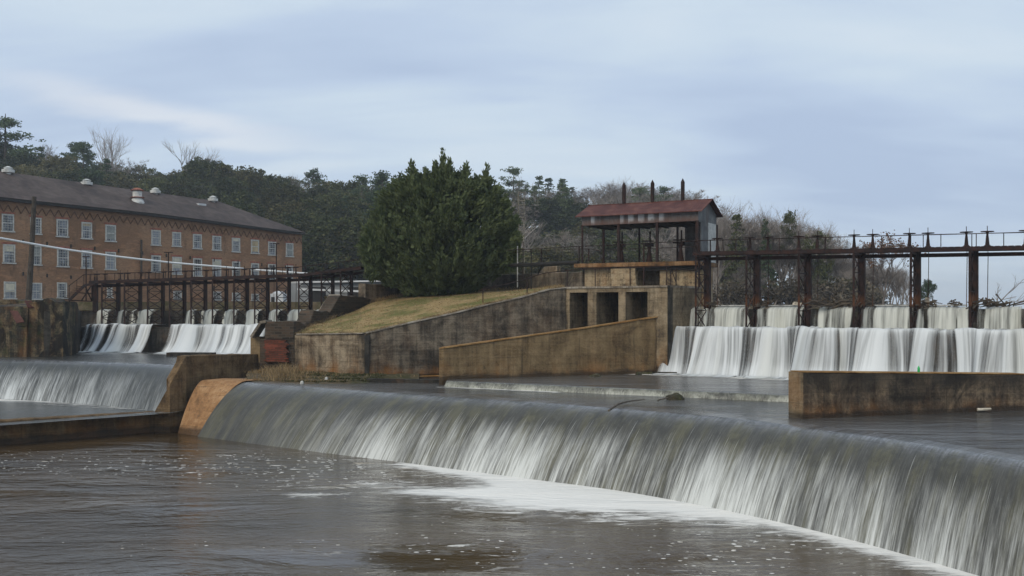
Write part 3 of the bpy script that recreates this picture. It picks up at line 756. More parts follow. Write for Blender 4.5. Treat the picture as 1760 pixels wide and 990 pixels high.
poly = [(-75, 70), (-75, 45), (-26, 49), (-19.0, 55.2), (-18.4, 58)] + [(p.x, p.y + .1) for p in reversed(Wf)]
poly_water('water_left_pool', poly, Z_LPOOL, M['pool_left'], (lambda x, y: interp(x, [(-32, 1), (-20, .45)]) * math.exp(-(dist_poly((x, y), Wf) / 1.1) ** 2), lambda x, y: 0.0), 'pale rippled water held behind the low wall on the left', .8)
poly = [(p.x, p.y) for p in Wc] + [(-15.5, 63.5), (-12, 70), (-12, 80), (-75, 80), (-75, 72)]
lfoot = [V(-45, 75.2, 0), V(-16, 73.2, 0)]
poly_water('water_mill_pool', poly, Z_LCREST - .004, M['pool_left'], (lambda x, y: interp(x, [(-34, .1), (-32, .8), (-28, .2), (-26, 1.1)]) * math.exp(-(max(0, 74.6 - y) / .7) ** 2), lambda x, y: 0.0), 'grey water between the mill dam and the left weir', .8)

# low training wall with its ramp, running up to the brick pier
tw = empty('training_wall', G(300, 745, Z_NEAR), 'low brown concrete wall on the left with a ramp up to the red brick pier', 'wall')
mb = MB()
A0 = G(0, 765, Z_NEAR); A1 = G(300, 745, Z_NEAR); A2 = V(-19.25, 58.5, 0); A3 = V(-16.1, 63.0, 0)
dl = (A0 - A1).normalized(); AL = A0 + dl * 16
def ztop(py, Y): return (HY - py) / F * Y
zt = lambda p, py: (HY - py) / F * p.y
mb.rough_wall([(AL.x, AL.y, zt(A0, 722), -8), (A0.x, A0.y, zt(A0, 722), -8), (P(265, 0, 55.9).x, 55.9, ztop(708, 55.9), -8)], .55)
# ramp: foot stays on the line of the weir end
B0 = V(A1.x - .0, A1.y, 0); 
mb2 = MB(); rn = [(P(x, 0, Y).x, Y, ztop(y, Y), -8) for x, y, Y in ((265.3, 708, 55.85), (292, 660, 55.75), (319, 611.5, 56.6), (350, 609.5, 58.6), (445, 608, 63.0))]
mb2.rough_wall(rn, .6, step=.3)
mb.build('low_wall', M['concrete_low'], tw); mb2.build('ramp_wall', M['concrete_low'], tw)

# ------------------------------------------------------------ brick pier and the stepped old brick wall
pier = empty('brick_pier', P(475, 645, 62.6), 'brick pier with a red brick panel and a dark top ending the low wall', 'pier')
PL, PR = P(447, 0, 62.6), P(505, 0, 62.4)
def ztop(py, Y): return (HY - py) / F * Y
mb = MB(); zt_ = ztop(553, 62.5); zm = ztop(582, 62.5)
mb.rough_wall([(PL.x, PL.y, zm, -4.6), (PR.x, PR.y, zm, -4.6)], 1.8, step=.3, jit=.05)
mb.build('pier_base', M['old_brick'], pier)
mb = MB(); a = P(456, 0, 62.5)
mb.rough_wall([(a.x, a.y - .05, zt_, zm + .0), (PR.x, PR.y - .05, zt_ + .0, zm + .0)], 1.7, step=.25, jit=.07)
mb.build('pier_top', M['old_brick'], pier)
mb = MB(); a, b = P(455, 0, 62.45), P(494, 0, 62.3); zb0, zb1 = ztop(622, 62.4), ztop(584, 62.4); rr = random.Random(2); nr = 16
for k in range(nr):
    u0, u1 = rr.uniform(-.04, .10), rr.uniform(.92, 1.10); p, q = lerp(a, b, u0), lerp(a, b, u1); dz = (zb1 - zb0) / nr; z = zb0 + dz * (k + .5)
    mb.bar(V(p.x, p.y - .03, z), V(q.x, q.y - .03, z), .14, dz * .93)
mb.build('brick_panel', M['red_brick'], pier)
mb = MB()   # sloping pale coping on the weather side of the pier
for (x0, y0, x1, y1, w) in ((437, 579, 452, 556, .8), (452, 554, 462, 552, 1.2)):
    p, q = P(x0, y0, 63.2), P(x1, y1, 63.2); mb.bar(p, q, 1.7, .16)
mb.build('coping', M['cap'], pier)
mb = MB(); p = P(440, 0, 63.1); mb.prism([(p.x - .35, p.y), (p.x + .3, p.y - .2), (p.x + .3, p.y + 1.2), (p.x - .35, p.y + 1.3)], -4.3, ztop(579, 63.1)); mb.build('buttress', M['concrete_wing'], pier)

stw = empty('stepped_wall', P(570, 560, 68), 'dark old brick wall stepping up the left edge of the lawn with pale broken copings', 'wall')
sn_ = [(505, 554, 62.8), (533, 555.5, 66), (540, 534.5, 66.6), (567, 535.5, 69.6), (584, 508.5, 70.8), (616, 509, 73.2), (638, 513, 74.6)]
mb = MB(); mb.rough_wall([(P(x, 0, Y).x, Y, ztop(y, Y), -2.6) for x, y, Y in sn_], 1.0, step=.3, jit=.09)
mb.build('wall_body', M['old_brick'], stw)
mb = MB()
for (x0, y0, Y0, x1, y1, Y1) in ((532, 556, 66.2, 541, 535, 66.8), (566, 536, 69.8, 584, 508.5, 71.0)):
    p, q = P(x0, y0, Y0 + .4), P(x1, y1, Y1 + .4); k = 5
    for j in range(k):
        a, b = lerp(p, q, j / k), lerp(p, q, (j + .92) / k); mb.bar(a + V(-.35, .1, .05 + .05 * noise.noise(a)), b + V(-.35, .1, .05), .95, .18)
mb.build('coping', M['cap'], stw)
uw = empty('retaining_wall', P(660, 500, 76), 'dark retaining wall behind and below the big evergreen on the lawn', 'wall')
mb = MB()
mb.rough_wall([(P(x, 0, Y).x, Y, ztop(y, Y), -1.5) for x, y, Y in ((616, 487, 74.6), (628, 487.5, 74.2), (700, 489, 77.0), (860, 490, 78.5))], .8, step=.6, jit=.03)
mb.build('wall_body', M['concrete_dark'], uw)

# ------------------------------------------------------------ main retaining wall, wing wall, outlet block
mw = empty('retaining_wall', G(625, 648, -4.1), 'long stained concrete retaining wall below the lawn, rising to the three outlets', 'wall')
top_px = [(505, 575), (513, 575), (560, 574.5), (600, 574), (627, 573.5), (671, 563), (714.5, 553), (780, 538.6), (830, 526), (889, 513), (943.6, 498), (972, 495)]
K0, K1, K2 = P(505, 0, 62.5), P(626, 0, 59.0), P(976, 0, 63.4)
def main_Y(px):
    a, b = (K0, K1) if px < 626 else (K1, K2)
    k = (px - CX) / F; d = b - a; t = (k * a.y - a.x) / (d.x - k * d.y); return a.y + d.y * t
left = [(P(x, 0, main_Y(x)).x, main_Y(x), ztop(y, main_Y(x)), -4.6) for x, y in top_px]
mb = MB(); mb.rough_wall(left[:5], .5, step=.2, jit=.02); mb.build('wall_section', M['concrete_main'], mw)
mb = MB(); mb.rough_wall([left[4]] + left[5:], .5, step=.2, jit=.02); mb.build('wall_section', M['concrete_dark'], mw)
mb = MB()
for a, b in zip(left[1:], left[2:]): mb.bar((a[0], a[1] + .2, a[2] + .03), (b[0], b[1] + .2, b[2] + .03), .50, .07)
mb.build('coping', M['cap'], mw)
mb = MB(); a, b = P(622, 0, 58.85), P(632, 0, 58.8)   # joint with a fillet at the bend
mb.prism([(K1.x + .02, K1.y - .035), (K1.x + .30, K1.y - .01), (K1.x + .3, K1.y + .2), (K1.x, K1.y + .2)], -4.5, ztop(576, 59)); mb.build('joint', M['wet_dark'], mw)

ww = empty('wing_wall', G(860, 650, -3.95), 'low sloping brown concrete wing wall with an orange lichen top in front of the outlets', 'wall')
w_px = [(755, 600, 54.3), (762, 598.5, 54.32), (850, 586, 55.6), (1000, 565, 57.6), (1127, 545.5, 59.4)]
mb = MB(); wn = [(P(x, 0, Y).x, Y, ztop(y, Y), -4.6) for x, y, Y in w_px]; mb.rough_wall(wn, .55, step=.2, jit=.018)
mb.build('wall_body', M['concrete_wing'], ww)
mb = MB()
for a, b in zip(wn, wn[1:]): mb.bar((a[0] - .02, a[1] + .24, a[2] + .025), (b[0], b[1] + .24, b[2] + .025), .57, .06)
mb.build('coping', M['cap_orange'], ww)

ob = empty('outlet_block', V(6, 61, -4), 'massive concrete block with three square outlet openings at the end of the dam', 'outlet block')
BR, BL = V(9.3, 59.0, 0), V(3.35, 63.5, 0)
bd = (BL - BR).normalized(); bn = V(-bd.y, bd.x, 0); bn = bn if bn.y > 0 else -bn       # bn: into the block
def Bp(px, off=0.0):
    k = (px - CX) / F; a = BR + bn * off; t = (k * a.y - a.x) / (bd.x - k * bd.y); return a + bd * t
Zt = 1.38
def bblock(mb, pa, pb, o0, o1, z0, z1):
    """solid between block-face columns pa..pb (photo columns on the face plane), depth o0..o1"""
    a, b = Bp(pa), Bp(pb); q = [a + bn * o0, b + bn * o0, b + bn * o1, a + bn * o1]
    mb.prism([(p.x, p.y) for p in q], z0, z1)
zo = ztop(502, 61); mb = MB()
bblock(mb, 968, 979, 0, 6, -4.6, zo); bblock(mb, 1010, 1025, 0, 6, -4.6, zo); bblock(mb, 1063, 1075, 0, 6, -4.6, zo); bblock(mb, 1113, 1147, 0, 4.5, -4.6, zo)
bblock(mb, 968, 1147, 0, 4.5, zo, Zt - .12); mb.build('piers_and_lintel', M['concrete_block'], ob)
mb = MB(); bblock(mb, 966, 1147.5, -.06, 4.6, Zt - .118, Zt); mb.build('cap_slab', M['cap'], ob)
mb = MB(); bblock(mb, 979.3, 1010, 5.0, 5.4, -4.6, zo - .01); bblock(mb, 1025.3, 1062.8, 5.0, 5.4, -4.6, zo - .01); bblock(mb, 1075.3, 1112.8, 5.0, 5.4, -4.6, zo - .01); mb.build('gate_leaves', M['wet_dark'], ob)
# side face of the block towards the falls
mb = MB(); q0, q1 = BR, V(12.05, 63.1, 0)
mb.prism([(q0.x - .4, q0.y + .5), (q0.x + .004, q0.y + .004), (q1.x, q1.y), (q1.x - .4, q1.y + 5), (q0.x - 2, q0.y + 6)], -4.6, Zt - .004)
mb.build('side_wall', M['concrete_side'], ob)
mb = MB(); a = V(9.55, 58.9, 0)     # dark rubble toe in front of the block
for k in range(7):
    c = V(7.6 + k * .32, 58.85 - .02 * k, -3.95 + .08 * noise.noise(V(k, 2, 1))); mb.box(c, (.42, .5, .35), rz=k * 1.3)
mb.build('rubble_toe', M['rock'], ob)

# ------------------------------------------------------------ lawn on the island
N, Mm = 46, 26
Fp = [(505, 575), (513, 575), (560, 574.5), (627, 573.5), (671, 563), (714.5, 553), (780, 538.6), (830, 526), (889, 513), (943.6, 498), (965, 495)]
Bk = [(506, 572.5, 63.6), (520, 566, 65.3), (545, 556, 67.5), (575, 546, 70.5), (605, 534, 73.5), (640, 519, 75.0), (700, 507, 76.4), (780, 502, 77.5), (880, 498.5, 77), (930, 496.5, 74), (965, 494.6, 69)]
rows = []
for i in range(N):
    s = i / (N - 1) * (len(Fp) - 1); k = min(int(s), len(Fp) - 2); u = s - k
    fx, fy = lerp(Fp[k][0], Fp[k + 1][0], u), lerp(Fp[k][1], Fp[k + 1][1], u); Yf = main_Y(fx) + .42; f = P(fx, fy, Yf)
    b = [lerp(Bk[k][q], Bk[k + 1][q], u) for q in range(3)]; bp = P(*b); r = []
    for j in range(Mm):
        v = j / (Mm - 1); p = lerp(f, bp, v); p.z += .05 * noise.noise(p * .8) * (1 if 0 < j else 0) + .12 * math.sin(math.pi * v)
        r.append(p)
    rows.append(r)
LAWN = rows
mb = MB(); mb.grid(rows); struct(mb.build('ground_lawn', M['lawn'], smooth=True), 'sloping lawn of short winter-yellow grass on the island')


def blades(mb, p, n, h, spread, w=.012, lean=.35, rnd=random):
    for _ in range(n):
        a = rnd.uniform(0, 6.28); r = spread * math.sqrt(rnd.random()); b = p + V(math.cos(a) * r, math.sin(a) * r, 0)
        d = V(rnd.uniform(-lean, lean), rnd.uniform(-lean, lean), 1) * h * rnd.uniform(.5, 1.1); s = V(math.cos(a), math.sin(a), 0) * w
        m_ = b + d * .55; t = b + d + V(d.x, d.y, -.2 * h) * .4
        mb.quad(b - s, b + s, m_ + s * .7, m_ - s * .7); mb.quad(m_ - s * .7, m_ + s * .7, t)


mb = MB(); rr = random.Random(3)
for _ in range(2600):
    i, j = rr.uniform(0, N - 1.01), rr.uniform(0, Mm - 1.01) ** 1; a, b = int(i), int(j)
    p = lerp(lerp(LAWN[a][b], LAWN[a + 1][b], i - a), lerp(LAWN[a][b + 1], LAWN[a + 1][b + 1], i - a), j - b)
    blades(mb, p, 3, .09, .10, .018, .8, rr)
for _ in range(900):
    i = rr.uniform(0, N - 1.01); a = int(i); p = lerp(LAWN[a][0], LAWN[a + 1][0], i - a) + V(rr.uniform(-.1, .1), rr.uniform(-.28, .25), .02)
    if noise.noise(p * 1.1) > -.1: blades(mb, p, 6, .20, .12, .016, .8, rr)
for _ in range(500):
    i = rr.uniform(0, N - 1.01); a = int(i); p = lerp(LAWN[a][-1], LAWN[a + 1][-1], i - a) + V(0, -.3 * rr.random(), -.02); blades(mb, p, 6, .35, .25, .02, .6, rr)
tag(mb.build('grass', M['dry_grass']), 'short yellowed grass blades on the island lawn', kind='stuff')
# weedy ledge at the foot of the walls
mb = MB(); pts = [(430, 655), (455, 659), (520, 660), (600, 660), (660, 655), (700, 651)]; rows = []
for i in range(40):
    s = i / 39; x = lerp(425, 720, s); fr = G(x, interp(x, [(425, 657), (520, 661), (600, 660), (720, 653)]), -4.2); bk = V(P(x, 0, main_Y(max(506, x))).x, main_Y(max(506, x)) + .3 if x > 506 else 63.3, 0)
    if x <= 506: bk = P(x, 0, 63.3)
    rows.append([V(lerp(fr.x, bk.x, v), lerp(fr.y, bk.y, v), lerp(-4.24, -3.95, min(1, v * 2)) + .07 * noise.noise(V(x * .1, v * 4, 0))) for v in [q / 6 for q in range(7)]])
mb.grid(rows); LEDGE = rows; struct(mb.build('ground_ledge', M['ground'], smooth=True), 'muddy weedy ledge between the walls and the water')
mb = MB()
for _ in range(420):
    i = min(38, int(abs(rr.gauss(0, .28)) * 39 + rr.random() * 3)); v = rr.randint(1, 6); p = LEDGE[i][v] + V(rr.uniform(-.3, .3), 0, 0)
    big = blob(i, 0, 8, 0, 4, 1); blades(mb, p, 5, .18 + .55 * big, .22, .014, .5, rr)
tag(mb.build('grass', M['dry_grass']), 'tall dead weeds and grass on the ledge below the brick pier', kind='stuff')
mb = MB()
for _ in range(700):
    i = rr.randint(9, 30); v = rr.randint(1, 6); p = LEDGE[i][v] + V(rr.uniform(-.3, .3), rr.uniform(-.1, .1), 0)
    blades(mb, p, 4, .12, .15, .03, .9, rr)
tag(mb.build('ground_cover', M['leaf_olive']), 'low green weeds along the foot of the retaining wall', kind='stuff')

# ------------------------------------------------------------ near concrete wall on the right
nw = empty('concrete_wall', G(1378, 719, Z_CREST), 'short-ended dark stained concrete wall standing in the water on the right, pale end face', 'wall')
N0 = G(1356, 716.5, Z_CREST); N1 = G(1378, 720, Z_CREST); N2 = G(1760, 705, Z_CREST); nd = (N2 - N1).normalized(); N3 = N2 + nd * 14
z1 = ztop(640, N1.y); z2 = ztop(643.5, N2.y)
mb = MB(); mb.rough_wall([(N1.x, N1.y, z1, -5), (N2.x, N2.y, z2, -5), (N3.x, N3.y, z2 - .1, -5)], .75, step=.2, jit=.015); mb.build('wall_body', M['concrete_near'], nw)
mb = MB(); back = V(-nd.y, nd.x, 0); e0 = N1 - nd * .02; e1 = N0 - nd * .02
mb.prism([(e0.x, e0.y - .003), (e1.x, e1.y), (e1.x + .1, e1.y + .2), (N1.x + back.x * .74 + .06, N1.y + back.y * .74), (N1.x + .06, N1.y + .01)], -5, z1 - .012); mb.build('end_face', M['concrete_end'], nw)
mb = MB()
for k in range(24):
    a = lerp(V(N1.x, N1.y, z1), V(N2.x, N2.y, z2), k / 24) + back * .37; b = lerp(V(N1.x, N1.y, z1), V(N2.x, N2.y, z2), (k + 1) / 24) + back * .37; mb.bar(a + V(0, 0, .015), b + V(0, 0, .015), .76, .035)
mb.build('coping', M['cap_orange'], nw)
bp = V(P(1579, 0, 39.6).x, 39.6, ztop(642, 39.6) + .06); bp = lerp(V(N1.x, N1.y, z1), V(N2.x, N2.y, z2), .53) + back * .3
kq = (1579 - CX) / F; tt = (kq * (N1.y + back.y * .3) - (N1.x + back.x * .3)) / (nd.x - kq * nd.y); bp = N1 + nd * tt + back * .3; bp.z = lerp(z1, z2, .52) + .03
bt = empty('bottle', bp, 'small green plastic bottle standing on top of the wall in the water', 'bottle')
mb = MB(); mb.lathe(bp, [(.045, 0), (.05, .02), (.05, .15), (.045, .18), (.02, .235), (.018, .25)], 12); mb.build('bottle_body', plain('green_plastic', (.04, .42, .12), .25, .1), bt)
mb = MB(); mb.lathe(bp + V(0, 0, .25), [(.022, 0), (.022, .03)], 10); mb.build('cap', plain('pale_cap', (.6, .7, .6), .5, .1), bt)

# ------------------------------------------------------------ the two dams, their falls
def dam_t(A, D, nn):
    return lambda t, off=0.0, z=0.0: V(A.x + D.x * t + nn.x * off, A.y + D.y * t + nn.y * off, z)
def dam_body(name, label, Rf, t0, t1, D, zc, zl, zf, cat='dam'):
    mb = MB(); rows = []; n = int((t1 - t0) / .5)
    prof = [(-1.2, zf), (-1.2, zc - .12), (-.05, zc - .10), (.0, zc - .35), (.06, zl - .1), (D, zl - .12), (D + .02, zl - .4), (D + .05, zf - .8)]
    for k in range(n + 1):
        t = lerp(t0, t1, k / n); rows.append([Rf(t, o + .05 * noise.noise(V(t * .9, o, z)), z + .05 * noise.noise(V(t, z, 2))) for o, z in prof])
    mb.grid(rows); root = empty(name, Rf((t0 + t1) / 2, 0, zf), label, cat); mb.build('dam_wall', M['wet_dark'], root); return root
def spans(px, L, soft=3.0):
    v = 0.0
    for a, b, d in L:
        if a - soft < px < b + soft: v = max(v, d * sstep(a - soft, a + soft, px) * (1 - sstep(b - soft, b + soft, px)))
    return v
def px_of(p): return CX + p.x / p.y * F
def falls(Rf, t0, t1, D, zc, zl, zf, up, low, spread=1.6, wander=0.0, seed=0, tb=0.0, bay=3.0, fan=.3):
    n = int((t1 - t0) / .07); r1, u1, d1, r2, u2, d2 = [], [], [], [], [], []
    m1, m2 = 10, 22
    for k in range(n + 1):
        t = lerp(t0, t1, k / n); pa = px_of(Rf(t, .1)); pb = px_of(Rf(t, D + .2))
        du, dw = spans(pa, up), spans(pb, low, 4)
        a = .06 * noise.noise(V(t * 2.2, seed, 0)) + .05 * noise.noise(V(t * 7, seed, 1))
        rr_, uu, dd = [], [], []
        for j in range(m1 + 1):
            s = j / m1; o = -.55 + .6 * min(1, s * 4) + (.05 + a + .42 * math.sqrt(max(0, s - .2))) * (s > .15)
            z = zc + .03 if s < .12 else lerp(zc + .03, zl + .02, ((s - .12) / .88) ** 1.25)
            du = spans(pa + 5 * noise.noise(V(t * 3, s * 1.5, seed + 3)) + 3 * (s - .4) * math.sin(t * 9), up, 3.5)
            rr_.append(Rf(t, o, z)); uu.append((t, s)); dd.append(du)
        r1.append(rr_); u1.append(uu); d1.append(dd); rr_, uu, dd = [], [], []
        clump = max(0, min(1, .5 + .95 * noise.noise(V(t * .80, seed, 5)))); c2 = noise.noise(V(t * 2.6, seed, 6)); pull = wander * noise.noise(V(t * .6, seed, 8)); dw *= (.70 + .42 * clump + .12 * c2) * (1 - .45 * math.exp(-(((t - tb) / bay - round((t - tb) / bay)) * bay / .22) ** 2))
        for j in range(m2 + 1):
            s = j / m2
            if s < .2:
                o = lerp(.35, D, s / .2); z = zl + .10 + .10 * noise.noise(V(t * 1.2, s * 3, seed)) + (.13 * noise.noise(V(t * 3.1, s * 7, seed)) + .07 * noise.noise(V(t * 8, s * 9, seed))) * math.sin(s / .2 * math.pi)
            else:
                q = (s - .2) / .8; fall = q; o = D + (.22 + 1.05 * clump + .14 * c2) * fall ** .55 + spread * fall ** 4 * (.75 + .2 * clump); z = lerp(zl + .05 + .20 * clump, zf, q ** (1.35 + .3 * clump))
            tt = t + (pull - fan * math.sin(2 * math.pi * (t - tb) / bay)) * max(0, s - .15) * 1.2; rr_.append(Rf(tt, o, z)); uu.append((t, s)); dd.append((dw * (1 if s < .25 else 1 - .2 * math.sin((s - .25) / .75 * math.pi) * (1 - clump)) + (.30 * math.exp(-((s - .22) / .09) ** 2) + .30 * sstep(.82, 1, s)) * min(1, dw * 1.3)) if j <= m2 else 0)
        lo_ = o; wv = .35 * noise.noise(V(t * 1.7, seed, 2))
        for q_, dn_ in ((.35, 1.0), (.8, .85), (1.3 + wv, .5), (1.9 + wv * 2, 0.0)):
            rr_.append(Rf(tt, lo_ + q_, zf + .10 * max(0, .9 - q_) + .02)); uu.append((t * (1 + .0 * q_), 1 + q_ * .25)); dd.append(min(1.1, dw * 1.3) * dn_)
        r2.append(rr_); u2.append(uu); d2.append(dd)
    return (r1, u1, d1), (r2, u2, d2)
RT = dam_t(DA, Dd, Dn); ZC, ZL = .07, -1.22
dam_r = dam_body('dam', 'stepped dam on the right below the iron walkway, white water pouring over it', RT, -1.0, 27, 2.0, ZC, ZL, Z_UP)
upR = [(1184, 1207, .62), (1208, 1218, .95), (1221, 1228, .7), (1229, 1277, .97), (1279, 1289, .6), (1303, 1317, .75), (1319, 1370, .97), (1371, 1381, .7), (1395, 1406, .25), (1408, 1424, .85), (1425, 1466, .72),
       (1482, 1502, .5), (1504, 1562, .97), (1563, 1569, .6), (1578, 1588, .65), (1597, 1648, .97), (1649, 1665, .75), (1680, 1690, .5), (1692, 1756, .85), (1757, 1765, .3), (1775, 1860, .9)]
lowR = [(1150, 1190, .62), (1186, 1262, 1.04), (1258, 1300, .74), (1300, 1352, 1.04), (1350, 1375, .8), (1378, 1402, .98), (1400, 1440, .80), (1440, 1475, .98), (1474, 1530, .92), (1526, 1560, .85), (1556, 1600, 1.0), (1598, 1640, .72), (1638, 1664, .97), (1662, 1705, .98), (1700, 1745, .86), (1742, 1860, 1.0)]
A_, B_ = falls(RT, -1.4, 27, 2.0, ZC, ZL, Z_UP, upR, [(a_, b_, c_ * .93) for a_, b_, c_ in lowR], .85, 0.35, 1, t_of_px(1301), 3.05, .34)
mb = MB(); mb.grid(A_[0], A_[1], {'dens': A_[2]}); struct(mb.build('water_upper_falls', M['falls_thin'], smooth=True), 'thin curtains of water over the crest of the right dam')
mb = MB(); mb.grid(B_[0], B_[1], {'dens': B_[2]}); struct(mb.build('water_lower_falls', M['falls'], smooth=True), 'broad white falls pouring off the ledge of the right dam')
LA, LB = P(150, 0, 82.6), P(640, 0, 76.6); LA.z = LB.z = 0; Ld = (LB - LA).normalized(); Ln = V(Ld.y, -Ld.x, 0)
LT = dam_t(LA, Ld, Ln)
dam_l = dam_body('dam', 'stepped dam on the left in front of the mill, dark between its white cascades', LT, -6, 27, 2.1, -.12, -1.40, Z_LCREST)
upL = [(168, 187, .8), (214, 220, .5), (226, 234, .65), (240, 262, .85), (205, 212, .4), (322, 336, .75), (350, 358, .85), (358, 373, .95), (387, 397, .9), (397, 409, .85), (424, 446, 1.0), (465, 482, .97), (498, 522, .97), (540, 560, .9)]
lowL = [(146, 152, .8), (156, 186, .82), (190, 196, .45), (196, 226, .80), (222, 242, .8), (236, 262, .93), (294, 322, .85), (318, 470, 1.08)]
A_, B_ = falls(LT, -2, 26, 2.1, -.12, -1.40, Z_LCREST, upL, lowL, 1.2, 0.4, 4, 1.0, 1.85, .14)
mb = MB(); mb.grid(A_[0], A_[1], {'dens': A_[2]}); struct(mb.build('water_upper_mill_falls', M['falls_thin'], smooth=True), 'thin cascades over the crest of the mill dam')
mb = MB(); mb.grid(B_[0], B_[1], {'dens': B_[2]}); struct(mb.build('water_lower_mill_falls', M['falls'], smooth=True), 'white cascades off the ledge of the mill dam')
# low slab in the water by the left falls
mb = MB(); a = P(343, 608, 71.5); mb.box((a.x - .6, a.y, Z_LCREST + .05), (3.4, .8, .42), rz=-.1); tag(mb.build('slab', M['wet_dark'], base=True), 'low dark concrete slab in the water below the left falls', 'slab')
# crest boards and debris on the right dam
bl = []
for a, b in ((1229, 1281), (1320, 1384), (1503, 1566), (1597, 1662)):
    ta, tb = t_of_px(a), t_of_px(b); mb = MB(); mb.bar(RT(ta, -.12, ZC + .10), RT(tb, -.12, ZC + .10), .10, .07); bl.append(mb.build('crest_board', M['zinc'], dam_r))
lg = {1229: 0}
def debris(name, label, c, n, L, mat, seed, cat='debris', flat=.35, rad=.03, group=None):
    rr = random.Random(seed); mb = MB()
    for _ in range(n):
        p = c + V(rr.uniform(-L, L) * .5, rr.uniform(-.4, .4), rr.uniform(0, .3)); a = rr.uniform(0, 6.28); e = rr.uniform(-flat, flat + .2); l = rr.uniform(.3, 1.0) * min(L, 1.5)
        d = V(math.cos(a), math.sin(a) * .6, e) * l; m_ = p + d * .5 + V(0, 0, rr.uniform(-.08, .12)); mb.tube([p - d * .5, m_, p + d * .5], [rad * rr.uniform(.5, 1.4), rad, rad * .4], 5)
    return tag(mb.build(name, mat, base=True), label, cat, group)
debris('driftwood_heap', 'tangled heap of drift branches on the dam crest between the third and fourth iron column', RT(t_of_px(1436), -.25, ZC + .05), 70, 3.2, M['driftwood'], 11)
for k, (x, w, n, lb) in enumerate([(1222, .7, 18, 'small dark twig heap on the dam crest right beside the gatehouse base'), (1312, 1.0, 26, 'dark clump of drift twigs on the crest at the foot of the second iron column'), (1478, .9, 22, 'dark clump of drift twigs on the crest right of the fourth iron column'),
                      (1590, 1.1, 30, 'clump of drift with a pale lump on the crest in front of the lone pine'), (1640, .5, 14, 'tiny clump of drift on the crest left of the last iron column'), (1710, 2.4, 36, 'low long mat of drift on the crest below the leaning dead limb')]):
    debris('driftwood_heap', lb, RT(t_of_px(x), -.2, ZC + .03), n, w, M['driftwood'], 20 + k, rad=.035)
mb = MB(); mb.tube([RT(t_of_px(1428), .15, ZC - .12), RT(t_of_px(1448), 0, ZC + .2), RT(t_of_px(1462), -.1, ZC + .22)], [.05, .07, .04], 7); tag(mb.build('log', M['driftwood'], base=True), 'bent brown log lodged on the drift heap at the crest', 'log')
mb = MB(); q = RT(t_of_px(1370), -.1, ZC + .2); mb.box(q, (.55, .2, .13), rz=-.4); mb.box(q + V(-.1, 0, .07), (.2, .18, .1), rz=.2); tag(mb.build('driftwood_chunk', M['pale_wood'], base=True), 'pale chunk of wood at the right end of the second crest board', 'driftwood')
mb = MB(); q = RT(t_of_px(1593), -.2, ZC + .35); mb.box(q, (.16, .16, .36), rz=.4); mb.box(q + V(.08, 0, -.18), (.35, .2, .15), rz=.8); tag(mb.build('driftwood_chunk', M['pale_wood'], base=True), 'pale stump of wood on the drift in front of the lone pine', 'driftwood')

